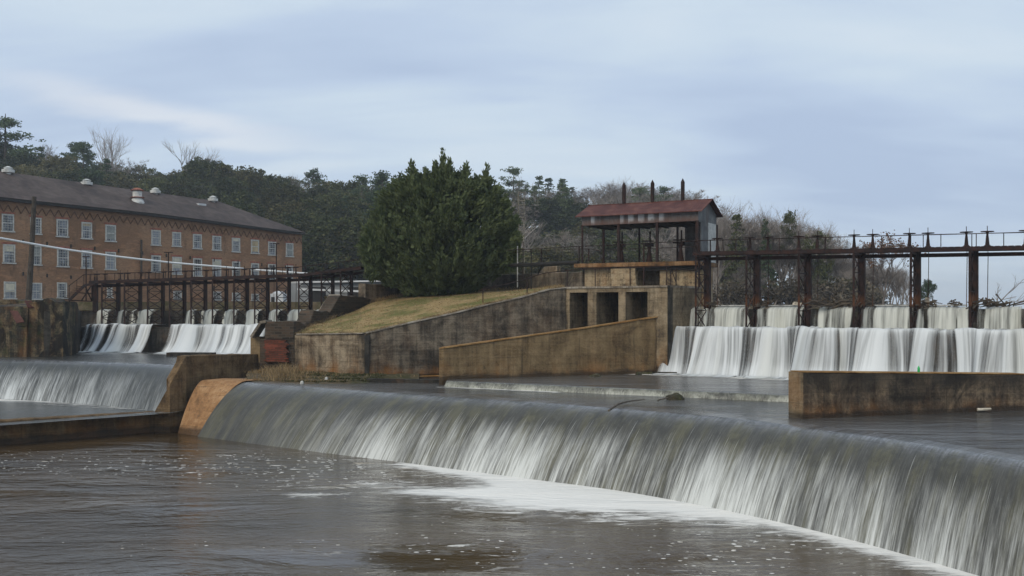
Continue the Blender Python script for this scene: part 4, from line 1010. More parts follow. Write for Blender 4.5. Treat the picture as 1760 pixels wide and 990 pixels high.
# ------------------------------------------------------------ iron walkways over the dams
def walkway(name, label, Rf, bents, t0, t1, D, z_lo, z_up, z_rail, zl, cw, stands, wheel_r, mats, rail_step, col_base, width=.7, lattice=4, deckplate=True):
    root = empty(name, Rf((t0 + t1) / 2, 0, zl), label, 'walkway'); st, stf = mats
    Lt = [t0 + (t1 - t0) * k / 14 for k in range(15)]
    for off in (.0, ):
        mb = MB()
        for a, b in zip(Lt, Lt[1:]):
            for (z, h, w) in ((z_lo, .05, .26), (z_lo, 0, .05)): pass
            mb.bar(Rf(a, off, z_lo(a)), Rf(b, off, z_lo(b)), .10, .21)
        mb.build('lower_beam', st, root)
        mb = MB()
        for a, b in zip(Lt, Lt[1:]): mb.bar(Rf(a, off - .02, z_up(a)), Rf(b, off - .02, z_up(b)), .16, .20); mb.bar(Rf(a, off + width, z_up(a)), Rf(b, off + width, z_up(b)), .10, .20)
        mb.build('upper_beam', st, root)
    mb = MB(); n = int((t1 - t0) / .32)
    for k in range(n):
        t = t0 + (k + .5) * (t1 - t0) / n; mb.bar(Rf(t, -.1, z_up(t) + .12), Rf(t, width + .05, z_up(t) + .12), .26, .035)
    mb.build('deck', stf, root)
    for o, z in ((-.08, 0.0), (width + .05, -.05)):
        mb = MB(); q = [t0 + (t1 - t0) * k / 24 for k in range(25)]
        mb.tube([Rf(t, o, z_rail(t) + z + .012 * noise.noise(V(t, o, 0))) for t in q], .024, 5); mb.build('handrail', stf, root)
        t = t0 + .1
        while t < t1:
            mb = MB(); mb.tube([Rf(t, o, z_up(t) - .05), Rf(t, o, z_rail(t) + z)], .024, 5, ); mb.build('rail_post', stf, root); t += rail_step * (1 if o < 0 else 1.7)
    for t in bents:
        zb = z_lo(t) - .1
        mb = MB(); ax = (V(Rf(t + 1, 0).x - Rf(t, 0).x, Rf(t + 1, 0).y - Rf(t, 0).y, 0).normalized(), (Rf(t, 1) - Rf(t, 0)).normalized(), V(0, 0, 1))
        H = z_up(t) - .1 - col_base; mb.box(Rf(t, 0, col_base + H / 2), (cw, .08, H), ax); mb.box(Rf(t, 0, col_base + H / 2) + ax[0] * (cw / 2 - .03), (.05, .30, H), ax); mb.box(Rf(t, 0, col_base + H / 2) - ax[0] * (cw / 2 - .03), (.05, .30, H), ax)
        mb.build('column', st, root)
        mb = MB(); top, bot = z_lo(t) + .1, zl - .1
        mb.bar(Rf(t, D, bot), Rf(t, D, top), .10, .10); mb.bar(Rf(t, D + .02, top - .02), Rf(t, 0, top - .02), .09, .12); mb.build('front_leg', stf, root)
        mb = MB(); c = lattice; d0 = .16
        for k in range(c):
            za, zb2 = lerp(bot + .1, top, k / c), lerp(bot + .1, top, (k + 1) / c)
            mb.bar(Rf(t, D, za), Rf(t, d0, zb2), .045, .045); mb.bar(Rf(t - .03, D, zb2), Rf(t - .03, d0, za), .045, .045); mb.bar(Rf(t, D, za), Rf(t, d0, za), .05, .05)
        mb.build('bracing', stf, root)
    for t, hgt in stands:
        b = Rf(t, .25, z_up(t) + .14); s = hgt / .85
        mb = MB(); mb.lathe(b, [(.21 * s, 0), (.19 * s, .04 * s), (.12 * s, .10 * s), (.055 * s, .72 * s), (.08 * s, .76 * s), (.08 * s, .82 * s)], 8)
        o = mb.build('gate_stand', st, root)
        mb = MB(); c = b + V(0, 0, .80 * s); mb.lathe(c, [(.03, -.03), (wheel_r * .35, -.02), (wheel_r, 0), (wheel_r, .04), (wheel_r * .3, .045), (.03, .07)], 14); mb.build('hand_wheel', stf, o)
        mb = MB(); mb.tube([Rf(t, .25, ZC), Rf(t + .04, .25, z_lo(t)), b, b + V(0, 0, hgt + .28)], .020, 5); mb.build('stem', stf, o)
    return root


zr = lambda dz: (lambda t: 3.36 - .012 * t + dz)
bR = [t_of_px(x) for x in (1216, 1301, 1389, 1481, 1576.5, 1675, 1778)]
stR = [(t_of_px(x, off=.25), .82) for x in (1233, 1289, 1320, 1373, 1405, 1468, 1500, 1563, 1595, 1661, 1697, 1763)]
wk = walkway('iron_walkway', 'rusty iron walkway with hand-wheel gate stands standing over the right dam', RT, bR, -.1, 26, 2.0, lambda t: 3.07 - .011 * t, zr(0), zr(.86), ZL, .38, stR, .33, (M['steel'], M['steel']), 1.55, -1.2)
def zdeckL(t):
    px = px_of(LT(t)); return (HY - interp(px, [(150, 486), (518, 474), (640, 459.5)])) / F * LT(t).y
tl = lambda x: t_of_px(x, LA, Ld, 0, Ln)
bL = [tl(x) for x in (203, 241, 280, 317, 353, 389, 425, 460, 497, 534, 572, 604)]
stL = []
for x in (170, 184, 210, 223, 245, 259, 284, 297, 321, 333, 357, 371, 392, 406, 423, 437, 461, 473, 497, 511): stL.append((tl(x), .52))
wl = walkway('iron_walkway', 'rusty iron walkway on crossed lattice trestles standing over the mill dam on the left', LT, bL, tl(160), tl(625), 2.1, lambda t: zdeckL(t) - .32, zdeckL, lambda t: zdeckL(t) + .72, -1.40, .20, stL, .24, (M['steel_far'], M['steel_far']), .95, -1.35, width=.5, lattice=5)
mb = MB(); t = tl(164)
mb.box(LT(t, 0, (zdeckL(t) - .3) / 2 - .05), (.36, .3, zdeckL(t) + .2)); mb.build('end_column', M['steel_far'], wl)
mb = MB(); t = tl(292); mb.tube([LT(t, .2, zdeckL(t)), LT(t, .2, ztop(434, LT(t).y))], .045, 6); mb.box(LT(t, .2, ztop(434, LT(t).y)), (.7, .12, .07)); mb.build('lamp_pole', M['steel_far'], wl)
mb = MB(); t = tl(477); mb.tube([LT(t, .2, zdeckL(t)), LT(t, .2, ztop(419, LT(t).y))], .045, 6); mb.box(LT(t, .2, ztop(419, LT(t).y)), (.5, .12, .07)); mb.build('lamp_pole', M['steel_far'], wl)
# stairs at the left end of the mill walkway
sr = empty('iron_stairs', P(140, 517, 80), 'rusty iron stairs climbing to the left end of the mill walkway', 'stairs')
Ys = LT(tl(160)).y - .2
for dy in (0, 1.1):
    mb = MB(); mb.bar(P(118, 517, Ys - dy), P(146, 490, Ys - dy), .06, .22); mb.bar(P(146, 490, Ys - dy), P(164, 488, Ys - dy), .06, .2); mb.build('stringer', M['steel_far'], sr)
    mb = MB(); mb.tube([P(118, 492, Ys - dy), P(144, 472, Ys - dy), P(164, 471, Ys - dy)], .03, 5); mb.build('handrail', M['steel_far'], sr)
    for x, ya, yb in ((119, 517, 491), (132, 503, 481), (144, 491, 472), (156, 488, 471)):
        mb = MB(); mb.tube([P(x, ya, Ys - dy), P(x, yb, Ys - dy)], .025, 5); mb.build('rail_post', M['steel_far'], sr)
for k in range(8):
    mb = MB(); a = P(120 + k * 3.4, 515.5 - k * 3.3, Ys); mb.box(a + V(0, -.55, 0), (.26, 1.1, .04)); mb.build('tread', M['steel_far'], sr)
mb = MB()
for a, b in (((120, 516), (158, 518)), ((146, 491), (158, 518)), ((134, 503), (158, 505)), ((158, 489), (140, 517)), ((158, 489), (158, 518))): mb.bar(P(*a, Ys), P(*b, Ys), .08, .08)
mb.build('support_frame', M['steel_far'], sr)
mb = MB(); mb.tube([P(148, 517, 80), P(148, 441, 80)], .05, 6); mb.box(P(148, 441, 80), (.55, .12, .08)); tag(mb.build('lamp_post', M['steel_far'], base=True), 'thin dark post with a flat top beside the iron stairs', 'post')

# ------------------------------------------------------------ gatehouse on its concrete base
GR, GL = V(11.76, 62.5, 0), V(4.68, 66.3, 0)
gd = (GR - GL).normalized(); gb = V(-gd.y, gd.x, 0); GLn = (GR - GL).length
def Gp(u, w, z): p = GL + gd * u + gb * w; return V(p.x, p.y, z)
gax = (gd, gb, V(0, 0, 1))
gh = empty('gatehouse', Gp(GLn / 2, 2, 2.7), 'open-sided gatehouse with a rusty red gable roof above the outlet block', 'gatehouse')
zde = 3.0
mb = MB(); mb.box(Gp(GLn / 2 - .2, 1.9, zde - .14), (GLn + .5, 4.4, .26), gax); mb.build('floor_slab', M['deck_rust'], gh)
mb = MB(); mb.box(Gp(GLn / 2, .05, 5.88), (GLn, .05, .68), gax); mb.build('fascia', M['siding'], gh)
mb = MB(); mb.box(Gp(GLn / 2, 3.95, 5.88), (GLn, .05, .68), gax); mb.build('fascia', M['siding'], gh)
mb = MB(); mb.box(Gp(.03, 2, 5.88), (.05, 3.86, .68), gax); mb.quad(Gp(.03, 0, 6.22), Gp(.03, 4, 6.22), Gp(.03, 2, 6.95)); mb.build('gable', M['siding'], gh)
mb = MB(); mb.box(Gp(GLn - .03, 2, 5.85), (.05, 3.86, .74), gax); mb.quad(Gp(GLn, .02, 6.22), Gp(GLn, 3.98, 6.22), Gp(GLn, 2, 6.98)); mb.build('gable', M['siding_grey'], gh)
for w0, w1 in ((-.32, 2.0), (4.32, 2.0)):
    mb = MB(); n = 40; rows = []
    for th in (0, .05):
        for k in range(n + 1):
            pass
    za = 6.22 - .32 * (.78 / 2); e0 = Gp(-.35, w0, za); e1 = Gp(GLn + .35, w0, za); r0 = Gp(-.35, w1, 7.05); r1 = Gp(GLn + .35, w1, 7.05); up = V(0, 0, .05)
    mb.quad(e0, e1, r1, r0); mb.quad(e0 + up, e1 + up, r1 + up, r0 + up); mb.quad(e0, e1, e1 + up, e0 + up); mb.quad(e0, r0, r0 + up, e0 + up); mb.quad(e1, r1, r1 + up, e1 + up)
    mb.build('roof_slope', M['roof_red'], gh)
mb = MB(); mb.bar(Gp(-.36, 2, 7.08), Gp(GLn + .36, 2, 7.08), .22, .05); mb.build('ridge_cap', M['roof_red'], gh)
mb = MB(); mb.box(Gp(GLn / 2, 2, 5.56), (GLn - .1, 3.8, .06), gax)
for k in range(6): mb.box(Gp(GLn * (k + .5) / 6, 2, 5.50), (.1, 3.8, .12), gax)
mb.build('ceiling', M['dark_steel'], gh)
def gpx(px, w):
    k = (px - CX) / F; a = GL + gb * w; return (k * a.y - a.x) / (gd.x - k * gd.y)
for px, w, th in ((1001, .06, .10), (1063.5, .06, .17), (1129.5, .06, .16), (1198.5, .06, .19), (1037.5, 3.9, .15), (1099, 3.9, .11), (1164.5, 3.9, .12), (1232.5, 3.9, .09)):
    mb = MB(); mb.box(Gp(gpx(px, w), w, (zde + 5.56) / 2), (th, th, 5.56 - zde), gax); mb.build('post', M['steel'], gh)
mb = MB(); ua, ub = gpx(1177, 3.8), GLn - .02; mb.box(Gp((ua + ub) / 2, 3.86, 4.28), (ub - ua, .05, 2.54), gax); mb.build('back_panel', M['siding_grey'], gh)
mb = MB(); mb.box(Gp(GLn - .03, 1.35, 4.28), (.05, 1.5, 2.54), gax); mb.build('side_panel', M['siding_grey'], gh)
mb = MB(); mb.box(Gp(GLn - .0, 2.95, 4.3), (.05, 1.7, 2.55), gax); mb.build('side_panel', M['white_paint'], gh)
for px, yt in ((1072.5, 313), (1121.5, 309), (1173.5, 306.5)):
    u = gpx(px, 2.0); z = ztop(yt, Gp(u, 2, 0).y); mb = MB(); mb.lathe(Gp(u, 2, 6.9), [(.13, 0), (.13, z - 6.9 - .28), (.14, z - 6.9 - .26), (.01, z - 6.9)], 8); mb.build('stem_cover', M['steel'], gh)
for px in (1068, 1116, 1170):
    u = gpx(px, 2.0); b = Gp(u, 2.0, zde)
    mb = MB(); mb.lathe(b, [(.26, 0), (.23, .06), (.10, .95), (.13, 1.0), (.13, 1.15)], 8); o = mb.build('gate_hoist', M['steel'], gh)
    mb = MB(); mb.box(b + V(0, 0, 1.26), (.46, .4, .26), gax); mb.tube([b + V(-.1, 0, 1.3), b + V(-.55, -.35, 1.3)], .05, 6); mb.build('gearbox', M['steel'], o)
    mb = MB(); mb.lathe(b + V(-.1, 0, 1.46), [(.05, 0), (.42, .02), (.42, .06), (.05, .08)], 14); mb.build('hand_wheel', M['steel'], o)
    mb = MB(); mb.tube([b + V(.05, 0, 1.2), b + V(.05, 0, 2.15)], .06, 6); mb.build('stem', M['steel'], o)
# railing in front of the gatehouse
rg = empty('railing', Gp(4, -.2, zde), 'thin rusty pipe railing along the front of the gatehouse floor', 'railing')
mb = MB(); mb.tube([P(870, 430, 72), P(930, 427.5, 70), P(980, 424, 67.6), P(1064, 421, 65.6), P(1106, 418.5, 64.6)], .025, 5); mb.tube([P(1106, 418, 64.6), P(1201, 414, 62.3), P(1229, 412, 61.2)], .025, 5); mb.build('handrail', M['steel'], rg)
mb = MB(); mb.tube([P(880, 434, 72), P(930, 431, 70), P(990, 428, 67), P(1017, 428, 66.6), P(1034, 432, 66.4)], .02, 5); mb.tube([P(1034, 430, 66.2), P(1110, 427, 64.4), P(1201, 424, 62.3)], .02, 5); mb.build('handrail', M['steel'], rg)
for x, ya, yb, Y, r in ((930, 427, 455, 70, .03), (995.5, 424, 449, 67, .05), (1012, 427, 449, 66.4, .05), (1033, 430, 448, 66, .03), (1106.5, 418, 491, 64.0, .06), (1201.5, 414, 493, 62.2, .07), (1221, 413, 447, 61.6, .04)):
    mb = MB(); mb.tube([P(x, yb, Y), P(x, ya, Y)], r, 6); mb.build('rail_post', M['steel'], rg)
# base of the gatehouse
gbz = empty('abutment', Gp(4, 2, 0), 'pale beige concrete abutment standing under the gatehouse floor', 'abutment')
mb = MB(); mb.prism([(Gp(.1, .25, 0).x, Gp(.1, .25, 0).y), (Gp(3.9, .25, 0).x, Gp(3.9, .25, 0).y), (Gp(3.9, 4, 0).x, Gp(3.9, 4, 0).y), (Gp(.1, 4, 0).x, Gp(.1, 4, 0).y)], -1, zde - .28)
mb.prism([(Gp(5.4, .25, 0).x, Gp(5.4, .25, 0).y), (Gp(8.3, .25, 0).x, Gp(8.3, .25, 0).y), (Gp(7.9, 3.6, 0).x, Gp(7.9, 3.6, 0).y), (Gp(5.4, 4, 0).x, Gp(5.4, 4, 0).y)], -1.5, zde - .28); mb.build('base_wall', M['concrete_pale'], gbz)
mb = MB(); mb.prism([(Gp(3.9, 1.4, 0).x, Gp(3.9, 1.4, 0).y), (Gp(5.4, 1.4, 0).x, Gp(5.4, 1.4, 0).y), (Gp(5.4, 4, 0).x, Gp(5.4, 4, 0).y), (Gp(3.9, 4, 0).x, Gp(3.9, 4, 0).y)], -1, zde - .285); mb.build('recess', M['concrete_dark'], gbz)
mb = MB()
for k in range(4): mb.box(Gp(3.0 + k * .1, .0 - k * .18, zde - .55 - k * .35), (1.7, .3, .34), gax)
mb.build('steps', M['concrete_pale'], gbz)
mb = MB(); mb.box(Gp(6.2, .1, zde - .42), (4.6, .16, .26), gax); mb.build('floor_beam', M['dark_steel'], gbz)
# long handrail from the lawn to the outlet block
hr = empty('railing', P(975, 492, 63.3), 'thin pipe handrail rising from the lawn and running over the outlet block', 'railing')
hp = [(830, 497.5, 62.3), (888, 484, 63.0), (935, 469.5, 63.6), (975, 464.6, 63.6), (1023, 461.5, 62.4), (1083, 460, 61), (1146, 458, 59.8), (1193, 465.5, 62.3)]
mb = MB(); mb.tube([P(*q) for q in hp], .03, 6); mb.build('handrail', M['steel'], hr)
for x, ya, yb, Y in ((830, 496, 525, 62.3), (906, 478, 511, 63.2), (975, 464.6, 493, 63.6), (1023, 461.5, 492, 62.4), (1083, 460, 491, 61), (1146, 458, 491, 59.8), (1153, 459, 491, 60.3), (1162, 460, 492, 60.8)):
    mb = MB(); mb.tube([P(x, yb, Y), P(x, ya, Y)], .035, 6); mb.build('rail_post', M['steel'], hr)
mb = MB(); mb.tube([P(1154, 462, 60.3), P(1163, 489, 60.8)], .025, 5); mb.build('brace', M['steel'], hr)
# back wall and the pipe footbridge left of the gatehouse
bw = empty('retaining_wall', P(930, 497, 73), 'rust-streaked concrete wall left of the gatehouse, behind the top of the lawn', 'wall')
mb = MB(); mb.rough_wall([(P(x, 0, Y).x, Y, ztop(y, Y), -.5) for x, y, Y in ((835, 473, 80.5), (912, 470.5, 74.5), (940, 468.5, 72.5), (1001, 467, 67.2))], .5, step=.5, jit=.02); mb.build('wall_body', M['concrete_dark'], bw)
mb = MB(); mb.rough_wall([(P(x, 0, Y).x, Y, ztop(y, Y), 1) for x, y, Y in ((924, 470, 76), (934, 458, 75), (957, 457, 74), (958, 470, 74))], .4, step=.5); mb.build('stub', M['concrete_main'], bw)
fb = empty('footbridge', P(930, 455, 71), 'dark pipe footbridge left of the gatehouse, partly behind the big evergreen', 'footbridge')
mb = MB(); mb.tube([P(780, 459, 78), P(870, 456.5, 73), P(994, 451.5, 67.2)], .14, 8); mb.build('pipe_beam', M['dark_steel'], fb)
for x, ya, yb, Y, r in ((913, 428, 497, 71, .05), (931, 455, 428, 70.2, .03)):
    mb = MB(); mb.tube([P(x, yb, Y), P(x, ya, Y)], r, 6); mb.build('post', M['dark_steel'], fb)
mb = MB(); mb.tube([P(931, 456, 70.4), P(924, 473, 72)], .05, 6); mb.build('strut', M['dark_steel'], fb)
ld = empty('ladder', P(893, 495, 72), 'tall weathered pipe ladder rising behind the right side of the evergreen', 'ladder')
for x in (889.5, 899):
    mb = MB(); mb.tube([P(x, 494 if x < 895 else 480, 72), P(x, 423 if x < 895 else 415, 72)], .045 if x < 895 else .03, 6); mb.build('rail', M['zinc'] if x < 895 else M['steel'], ld)
for k in range(9):
    mb = MB(); z = 490 - k * 7.5; mb.tube([P(889.5, z, 72), P(899, z, 72)], .018, 5); mb.build('rung', M['steel'], ld)
mb = MB(); Y = 120
for x in (891, 901): mb.tube([P(x, 470, Y), P(x, 331, Y)], .075 if x < 895 else .04, 6)
for y in (331, 345, 352): mb.tube([P(890, y, Y), P(903, y, Y)], .06, 5)
for y in range(360, 420, 6): mb.tube([P(891, y, Y), P(901, y + 3, Y)], .04, 5)
tag(mb.build('pylon', plain('pylon', (.16, .14, .10), .7, .3), base=True), 'yellowish double-pole pylon showing above the right side of the evergreen', 'pylon')

# ------------------------------------------------------------ old masonry bank on the far left
bk = empty('masonry_bank', P(60, 607, 71), 'ochre and black stained masonry bank with a rusty plate, far left below the mill', 'masonry')
mb = MB()
mb.rough_wall([(P(x, 0, Y).x, Y, ztop(y, Y), -4.5) for x, y, Y in ((-120, 561, 70.5), (0, 561, 70.5), (46, 561, 70.5), (49, 520, 70.8), (108, 517, 71.2))], 3.5, step=.25, jit=.22); mb.build('lower_face', M['bank_wall'], bk)
mb = MB(); mb.rough_wall([(P(x, 0, Y).x, Y, ztop(y, Y), -4.5) for x, y, Y in ((-120, 535, 72.5), (60, 535, 73.5))], 3, step=.5, jit=.08)
mb.rough_wall([(P(x, 0, Y).x, Y, ztop(y, Y), -4.5) for x, y, Y in ((-120, 514, 76), (60, 516, 77))], 3, step=.5, jit=.08); mb.build('upper_face', M['bank_wall'], bk)
mb = MB(); mb.rough_wall([(P(x, 0, Y).x, Y, ztop(y, Y), -4.5) for x, y, Y in ((106, 518, 71.25), (133, 519, 76.0), (136, 534, 78), (140, 536, 80.5))], 1.2, step=.4, jit=.1); mb.build('side_face', M['wet_dark'], bk)
mb = MB(); a, b, c, d = P(17, 534, 69.9), P(30, 534, 69.9), P(42, 553, 69.5), P(28, 555, 69.5)
for q in ((a, b, c, d), ): mb.quad(*q); mb.quad(*[p + V(0, .05, -.05) for p in q]); mb.quad(d, c, c + V(0, .05, -.05), d + V(0, .05, -.05))
mb.build('rusty_plate', plain('plate', (0.085, 0.032, 0.024), .8, .25), bk)
mb = MB(); mb.bar(P(48, 517, 71.0), P(54, 529, 70.7), .5, .05); mb.build('red_flap', plain('plate2', (0.07, 0.022, 0.016), .8, .25), bk)

# ------------------------------------------------------------ the mill
MA, MZ = P(0, 0, 120), P(519, 0, 156); MA.z = MZ.z = 0
md = (MZ - MA).normalized(); mn = V(-md.y, md.x, 0)            # mn points into the building
def mw_t(px, off=0.0):
    k = (px - CX) / F; a = MA + mn * off; return (k * a.y - a.x) / (md.x - k * md.y)
def Mp(px, py, off=0.0):
    t = mw_t(px, off); p = MA + mn * off + md * t; return V(p.x, p.y, (HY - py) / F * p.y)
mill = empty('mill', Mp(260, 525), 'long red-brown brick mill with rows of white sash windows and a dark hipped roof', 'mill')
eave = lambda px: interp(px, [(-60, 330), (0, 340), (260, 367.5), (519, 401)])
mb = MB(); rows = []
xs = [-60 + k * (579 / 24) for k in range(25)]
top = [Mp(x, eave(x)) for x in xs]; bot = [Mp(x, 545) for x in xs]
mb.grid([bot, top]); e = [p + mn * 17 for p in top]; f = [p + mn * 17 for p in bot]; mb.grid([f, e]); mb.quad(bot[-1], f[-1], e[-1], top[-1]); mb.quad(bot[0], f[0], e[0], top[0])
mb.build('wall', M['mill_brick'], mill)
# hipped roof
mb = MB(); ov = -.75
ew = [Mp(x, eave(x) - 1.5, ov) for x in [-60 + k * (585 / 20) for k in range(21)]]
def Rp(px):
    t = mw_t(px, 8.0); p = MA + mn * 8 + md * t; return V(p.x, p.y, (HY - interp(px, [(-60, 286), (0, 294), (150, 315), (375, 346)])) / F * p.y)
rg_ = [Rp(-60 + k * (435 / 20)) for k in range(21)]
mb.grid([ew, rg_]); cor = ew[-1]; bkc = cor + mn * 18
mb.quad(cor, bkc, rg_[-1]); mb.quad(bkc, ew[0] + mn * 18, rg_[0], rg_[-1]); roof = mb.build('roof', M['roof_mill'], mill)
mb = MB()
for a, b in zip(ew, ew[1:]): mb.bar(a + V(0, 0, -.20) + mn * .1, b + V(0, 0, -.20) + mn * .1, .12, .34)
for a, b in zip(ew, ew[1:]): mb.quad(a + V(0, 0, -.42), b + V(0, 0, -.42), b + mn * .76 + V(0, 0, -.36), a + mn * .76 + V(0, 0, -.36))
mb.build('eave', M['dark_steel'], mill)
# corbelled zigzag under the eave
mb = MB(); t = mw_t(-40); te = mw_t(517)
while t < te:
    px = px_of(MA + md * t)
    def q(tt, d):
        p = MA + md * tt - mn * .05; x = px_of(p); z = (HY - eave(x)) / F * p.y - d; return V(p.x, p.y, z)
    mb.bar(q(t, 1.65), q(t + .52, .75), .07, .13, up=V(-md.y, md.x, 0)); mb.bar(q(t + .52, .75), q(t + 1.04, 1.65), .07, .13, up=V(-md.y, md.x, 0)); t += 1.04
mb.build('corbel_band', plain('corbel', (0.13, 0.065, 0.04), .9, .25), mill)
win = []
W1 = [(3, 24, 368, 398.5), (52, 71, 374, 403), (97, 117, 377, 407.5), (140, 158, 382, 411), (181, 199, 386.5, 415.5), (260, 276, 395.5, 422), (296, 311, 399, 424), (331.5, 346.5, 402.5, 428), (365, 380, 405.5, 430.5), (398.5, 412.5, 409, 433.5), (431.5, 445, 412, 436), (461, 474.5, 415.5, 439), (491.5, 504, 418, 441.5)]
W2 = [(5, 26, 420, 453), (55, 71, 422, 456), (98, 118, 427, 459), (140, 158, 430, 461.5), (181, 199, 433, 464), (260, 276, 439, 468), (296, 312, 441.5, 472), (332, 347, 444, 475), (365, 380, 446, 477), (399, 412.5, 449.5, 479), (431.5, 445, 452.5, 480), (461, 474, 454, 481), (491.5, 503.5, 456.5, 482)]
W3 = [(6.5, 27.5, 484, 514), (53, 72, 486, 515), (98, 115, 485.5, 513), (184, 193, 494, 512), (298, 312, 499, 515), (365, 380, 501, 516), (399, 413, 503, 517), (432, 445, 505, 517)]
rw = random.Random(12)
special = {(1, 4): 'curtain', (1, 10): 'boarded', (1, 12): 'curtain', (3, 0): 'blind'}
for row, L in ((1, W1), (2, W2), (3, W3)):
    for i, (x0, x1, y0, y1) in enumerate(L):
        o_ = -.04; a, b = Mp(x0, y1, o_), Mp(x1, y1, o_); H = ((y1 - y0) / F) * (a.y + b.y) / 2; z0 = (a.z + b.z) / 2; a.z = b.z = z0
        d = (b - a); Lw = d.length; d.normalize(); ax = (d, mn, V(0, 0, 1)); c = (a + b) / 2
        mb = MB(); fw = .17
        mb.box(c + V(0, 0, H - fw / 2), (Lw, .12, fw), ax); mb.box(c + V(0, 0, .04), (Lw + .22, .26, .16), ax); mb.box(c + V(0, 0, H / 2), (Lw - 2 * fw, .10, .11), ax)
        for s in (-1, 1): mb.box(c + d * s * (Lw / 2 - fw / 2) + V(0, 0, H / 2), (fw, .12, H - 2 * fw - .002), ax)
        for k in (1, 2, 3): mb.box(c + d * (Lw * (k / 4 - .5)) + V(0, 0, H / 2), (.03, .07, H - 2 * fw), ax)
        for k in (1, 2, 4, 5): mb.box(c + V(0, 0, fw + (H - 2 * fw) * k / 6), (Lw - 2 * fw, .065, .03), ax)
        w = mb.build('window', M['white_paint'], mill)
        mb = MB(); q0 = c + mn * .035; mb.box(q0 + V(0, 0, H / 2), (Lw - .1, .02, H - .1), ax); mb.build('pane', M['glass'], w)
        if (row, i) in special:
            mb = MB(); h2 = H * (.55 if (row, i) == (3, 0) else .82); mb.box(c - mn * .01 + V(0, 0, H - fw - h2 / 2 + .02), (Lw - .4, .06, h2 - fw), ax); mb.build('blind', M[special[(row, i)]], w)
        elif rw.random() < .45:
            h2 = H * rw.uniform(.18, .6); mb = MB(); mb.box(c - mn * -.01 + V(0, 0, H - fw - h2 / 2 + .02), (Lw - .4, .03, h2 - .05), ax); mb.build('blind', M[rw.choice(['curtain', 'blind', 'boarded', 'dark_steel'])], w)
        if row != 3:
            mb = MB(); mb.box(c + V(0, 0, H + .16) + mn * .02, (Lw + .35, .06, .22), ax); mb.build('lintel', M['arch_red'], mill)
mb = MB(); rr = random.Random(5)
for px in list(range(38, 510, 41)):
    for y0, dy in ((411, .098), (468, .07)):
        p = Mp(px + 2, y0 + dy * px, -.05); mb.box(p, (.16, .1, .45), (md, mn, V(0, 0, 1)))
mb.build('wall_anchors', M['dark_steel'], mill)
def vent(x, y, s=1.0):
    t = mw_t(x, 7.6); p = MA + mn * 7.6 + md * t; c = V(p.x, p.y, (HY - y) / F * p.y - .15 * s)
    mb = MB(); mb.lathe(c, [(.36 * s, -.5 * s), (.36 * s, .12 * s), (.75 * s, .18 * s), (.78 * s, .55 * s), (.5 * s, .62 * s), (.5 * s, .75 * s), (.62 * s, .78 * s), (.12 * s, 1.0 * s)], 12); mb.build('roof_vent', M['zinc_white'], roof)
M['zinc_white'] = plain('zinc_white', (.52, .52, .49), .6, .25, 1.5)
for x, y in ((14, 297), (149, 318), (267, 332.5), (366, 346)): vent(x, y)
t = mw_t(236, 3.4); p = MA + mn * 3.4 + md * t; c = V(p.x, p.y, (HY - 352) / F * p.y)
mb = MB(); mb.lathe(c, [(.95, -.8), (.95, .35), (.62, .95), (.62, 1.9)], 14); o = mb.build('ventilator', M['zinc_white'], roof)
mb = MB(); mb.lathe(c, [(.9, .95), (.98, 1.02), (.7, 1.1)], 14); mb.lathe(c + V(0, 0, 1.95), [(.85, 0), (.92, .08), (.4, .34), (.1, .42)], 14); mb.build('cap', M['arch_red'], o)
t = mw_t(345, 5.5); p = MA + mn * 5.5 + md * t; c = V(p.x, p.y, (HY - 352.5) / F * p.y + .05); mb = MB(); mb.box(c + V(0, 0, .0), (1.3, .9, .3), (md, mn, V(0, 0, 1))); mb.build('skylight', M['white_wall'], roof)
mb = MB(); p = Mp(243, 412, -.35); q = Mp(243, 475, -.35); mb.tube([p, q], .14, 6); mb.build('drain_pipe', M['wood_pole'], mill)
pole = MB(); a, b = P(59, 338, 90), P(48, 532, 90); pole.tube([b, (a + b) / 2 + V(.04, 0, 0), a], [.28, .23, .19], 9)
tag(pole.build('utility_pole', M['wood_pole'], base=True), 'leaning dark wooden utility pole in front of the mill at the left', 'pole')
mb = MB(); pp = [P(lerp(-30, 410, k / 12), interp(lerp(-30, 410, k / 12), [(-30, 404.5), (0, 409), (100, 427), (200, 441), (300, 452), (410, 461)]), lerp(84, 106, k / 12)) for k in range(13)]
mb.tube(pp, .10, 7); wp = mb.build('white_pipe', M['white_pipe'], base=True)
tag(wp, 'long thin white pipe slung in front of the mill windows, sagging to the right', 'pipe')
off = V(*wp.location)
for xa, ya, xb, yb in ((404, 460.4, 418, 461.5), (429, 463, 530, 470)):
    mb = MB(); mb.tube([P(xa, ya, 106), P((xa + xb) / 2, (ya + yb) / 2 - .1, 107), P(xb, yb, 108)], .085, 7); mb.build('pipe_section', M['white_pipe'], wp)
# white sheds to the right of the mill
sh = empty('shed', P(575, 515, 130), 'long low white shed with a pale band, seen through the trestles right of the mill', 'shed')
mb = MB(); mb.prism([(P(500, 0, 134).x, 134), (P(720, 0, 124).x, 124), (P(720, 0, 136).x, 136), (P(500, 0, 146).x, 146)], -.5, 3.4); mb.build('wall', M['grey_wall'], sh)
mb = MB(); mb.prism([(P(518, 0, 133).x, 132.6), (P(725, 0, 123).x, 122.6), (P(725, 0, 137).x, 137), (P(500, 0, 147).x, 147)], 3.4, [3.65, 3.5, 3.95, 3.95]); mb.build('roof', M['white_wall'], sh)
mb = MB(); mb.bar(P(512, 497, 128), P(690, 503, 121), .3, .24); mb.build('canopy_edge', M['white_wall'], sh)
for x in (545, 612):
    mb = MB(); p = P(x, 506, 127); mb.box(p, (2.2, .3, 1.9)); mb.build('opening', M['dark_steel'], sh)
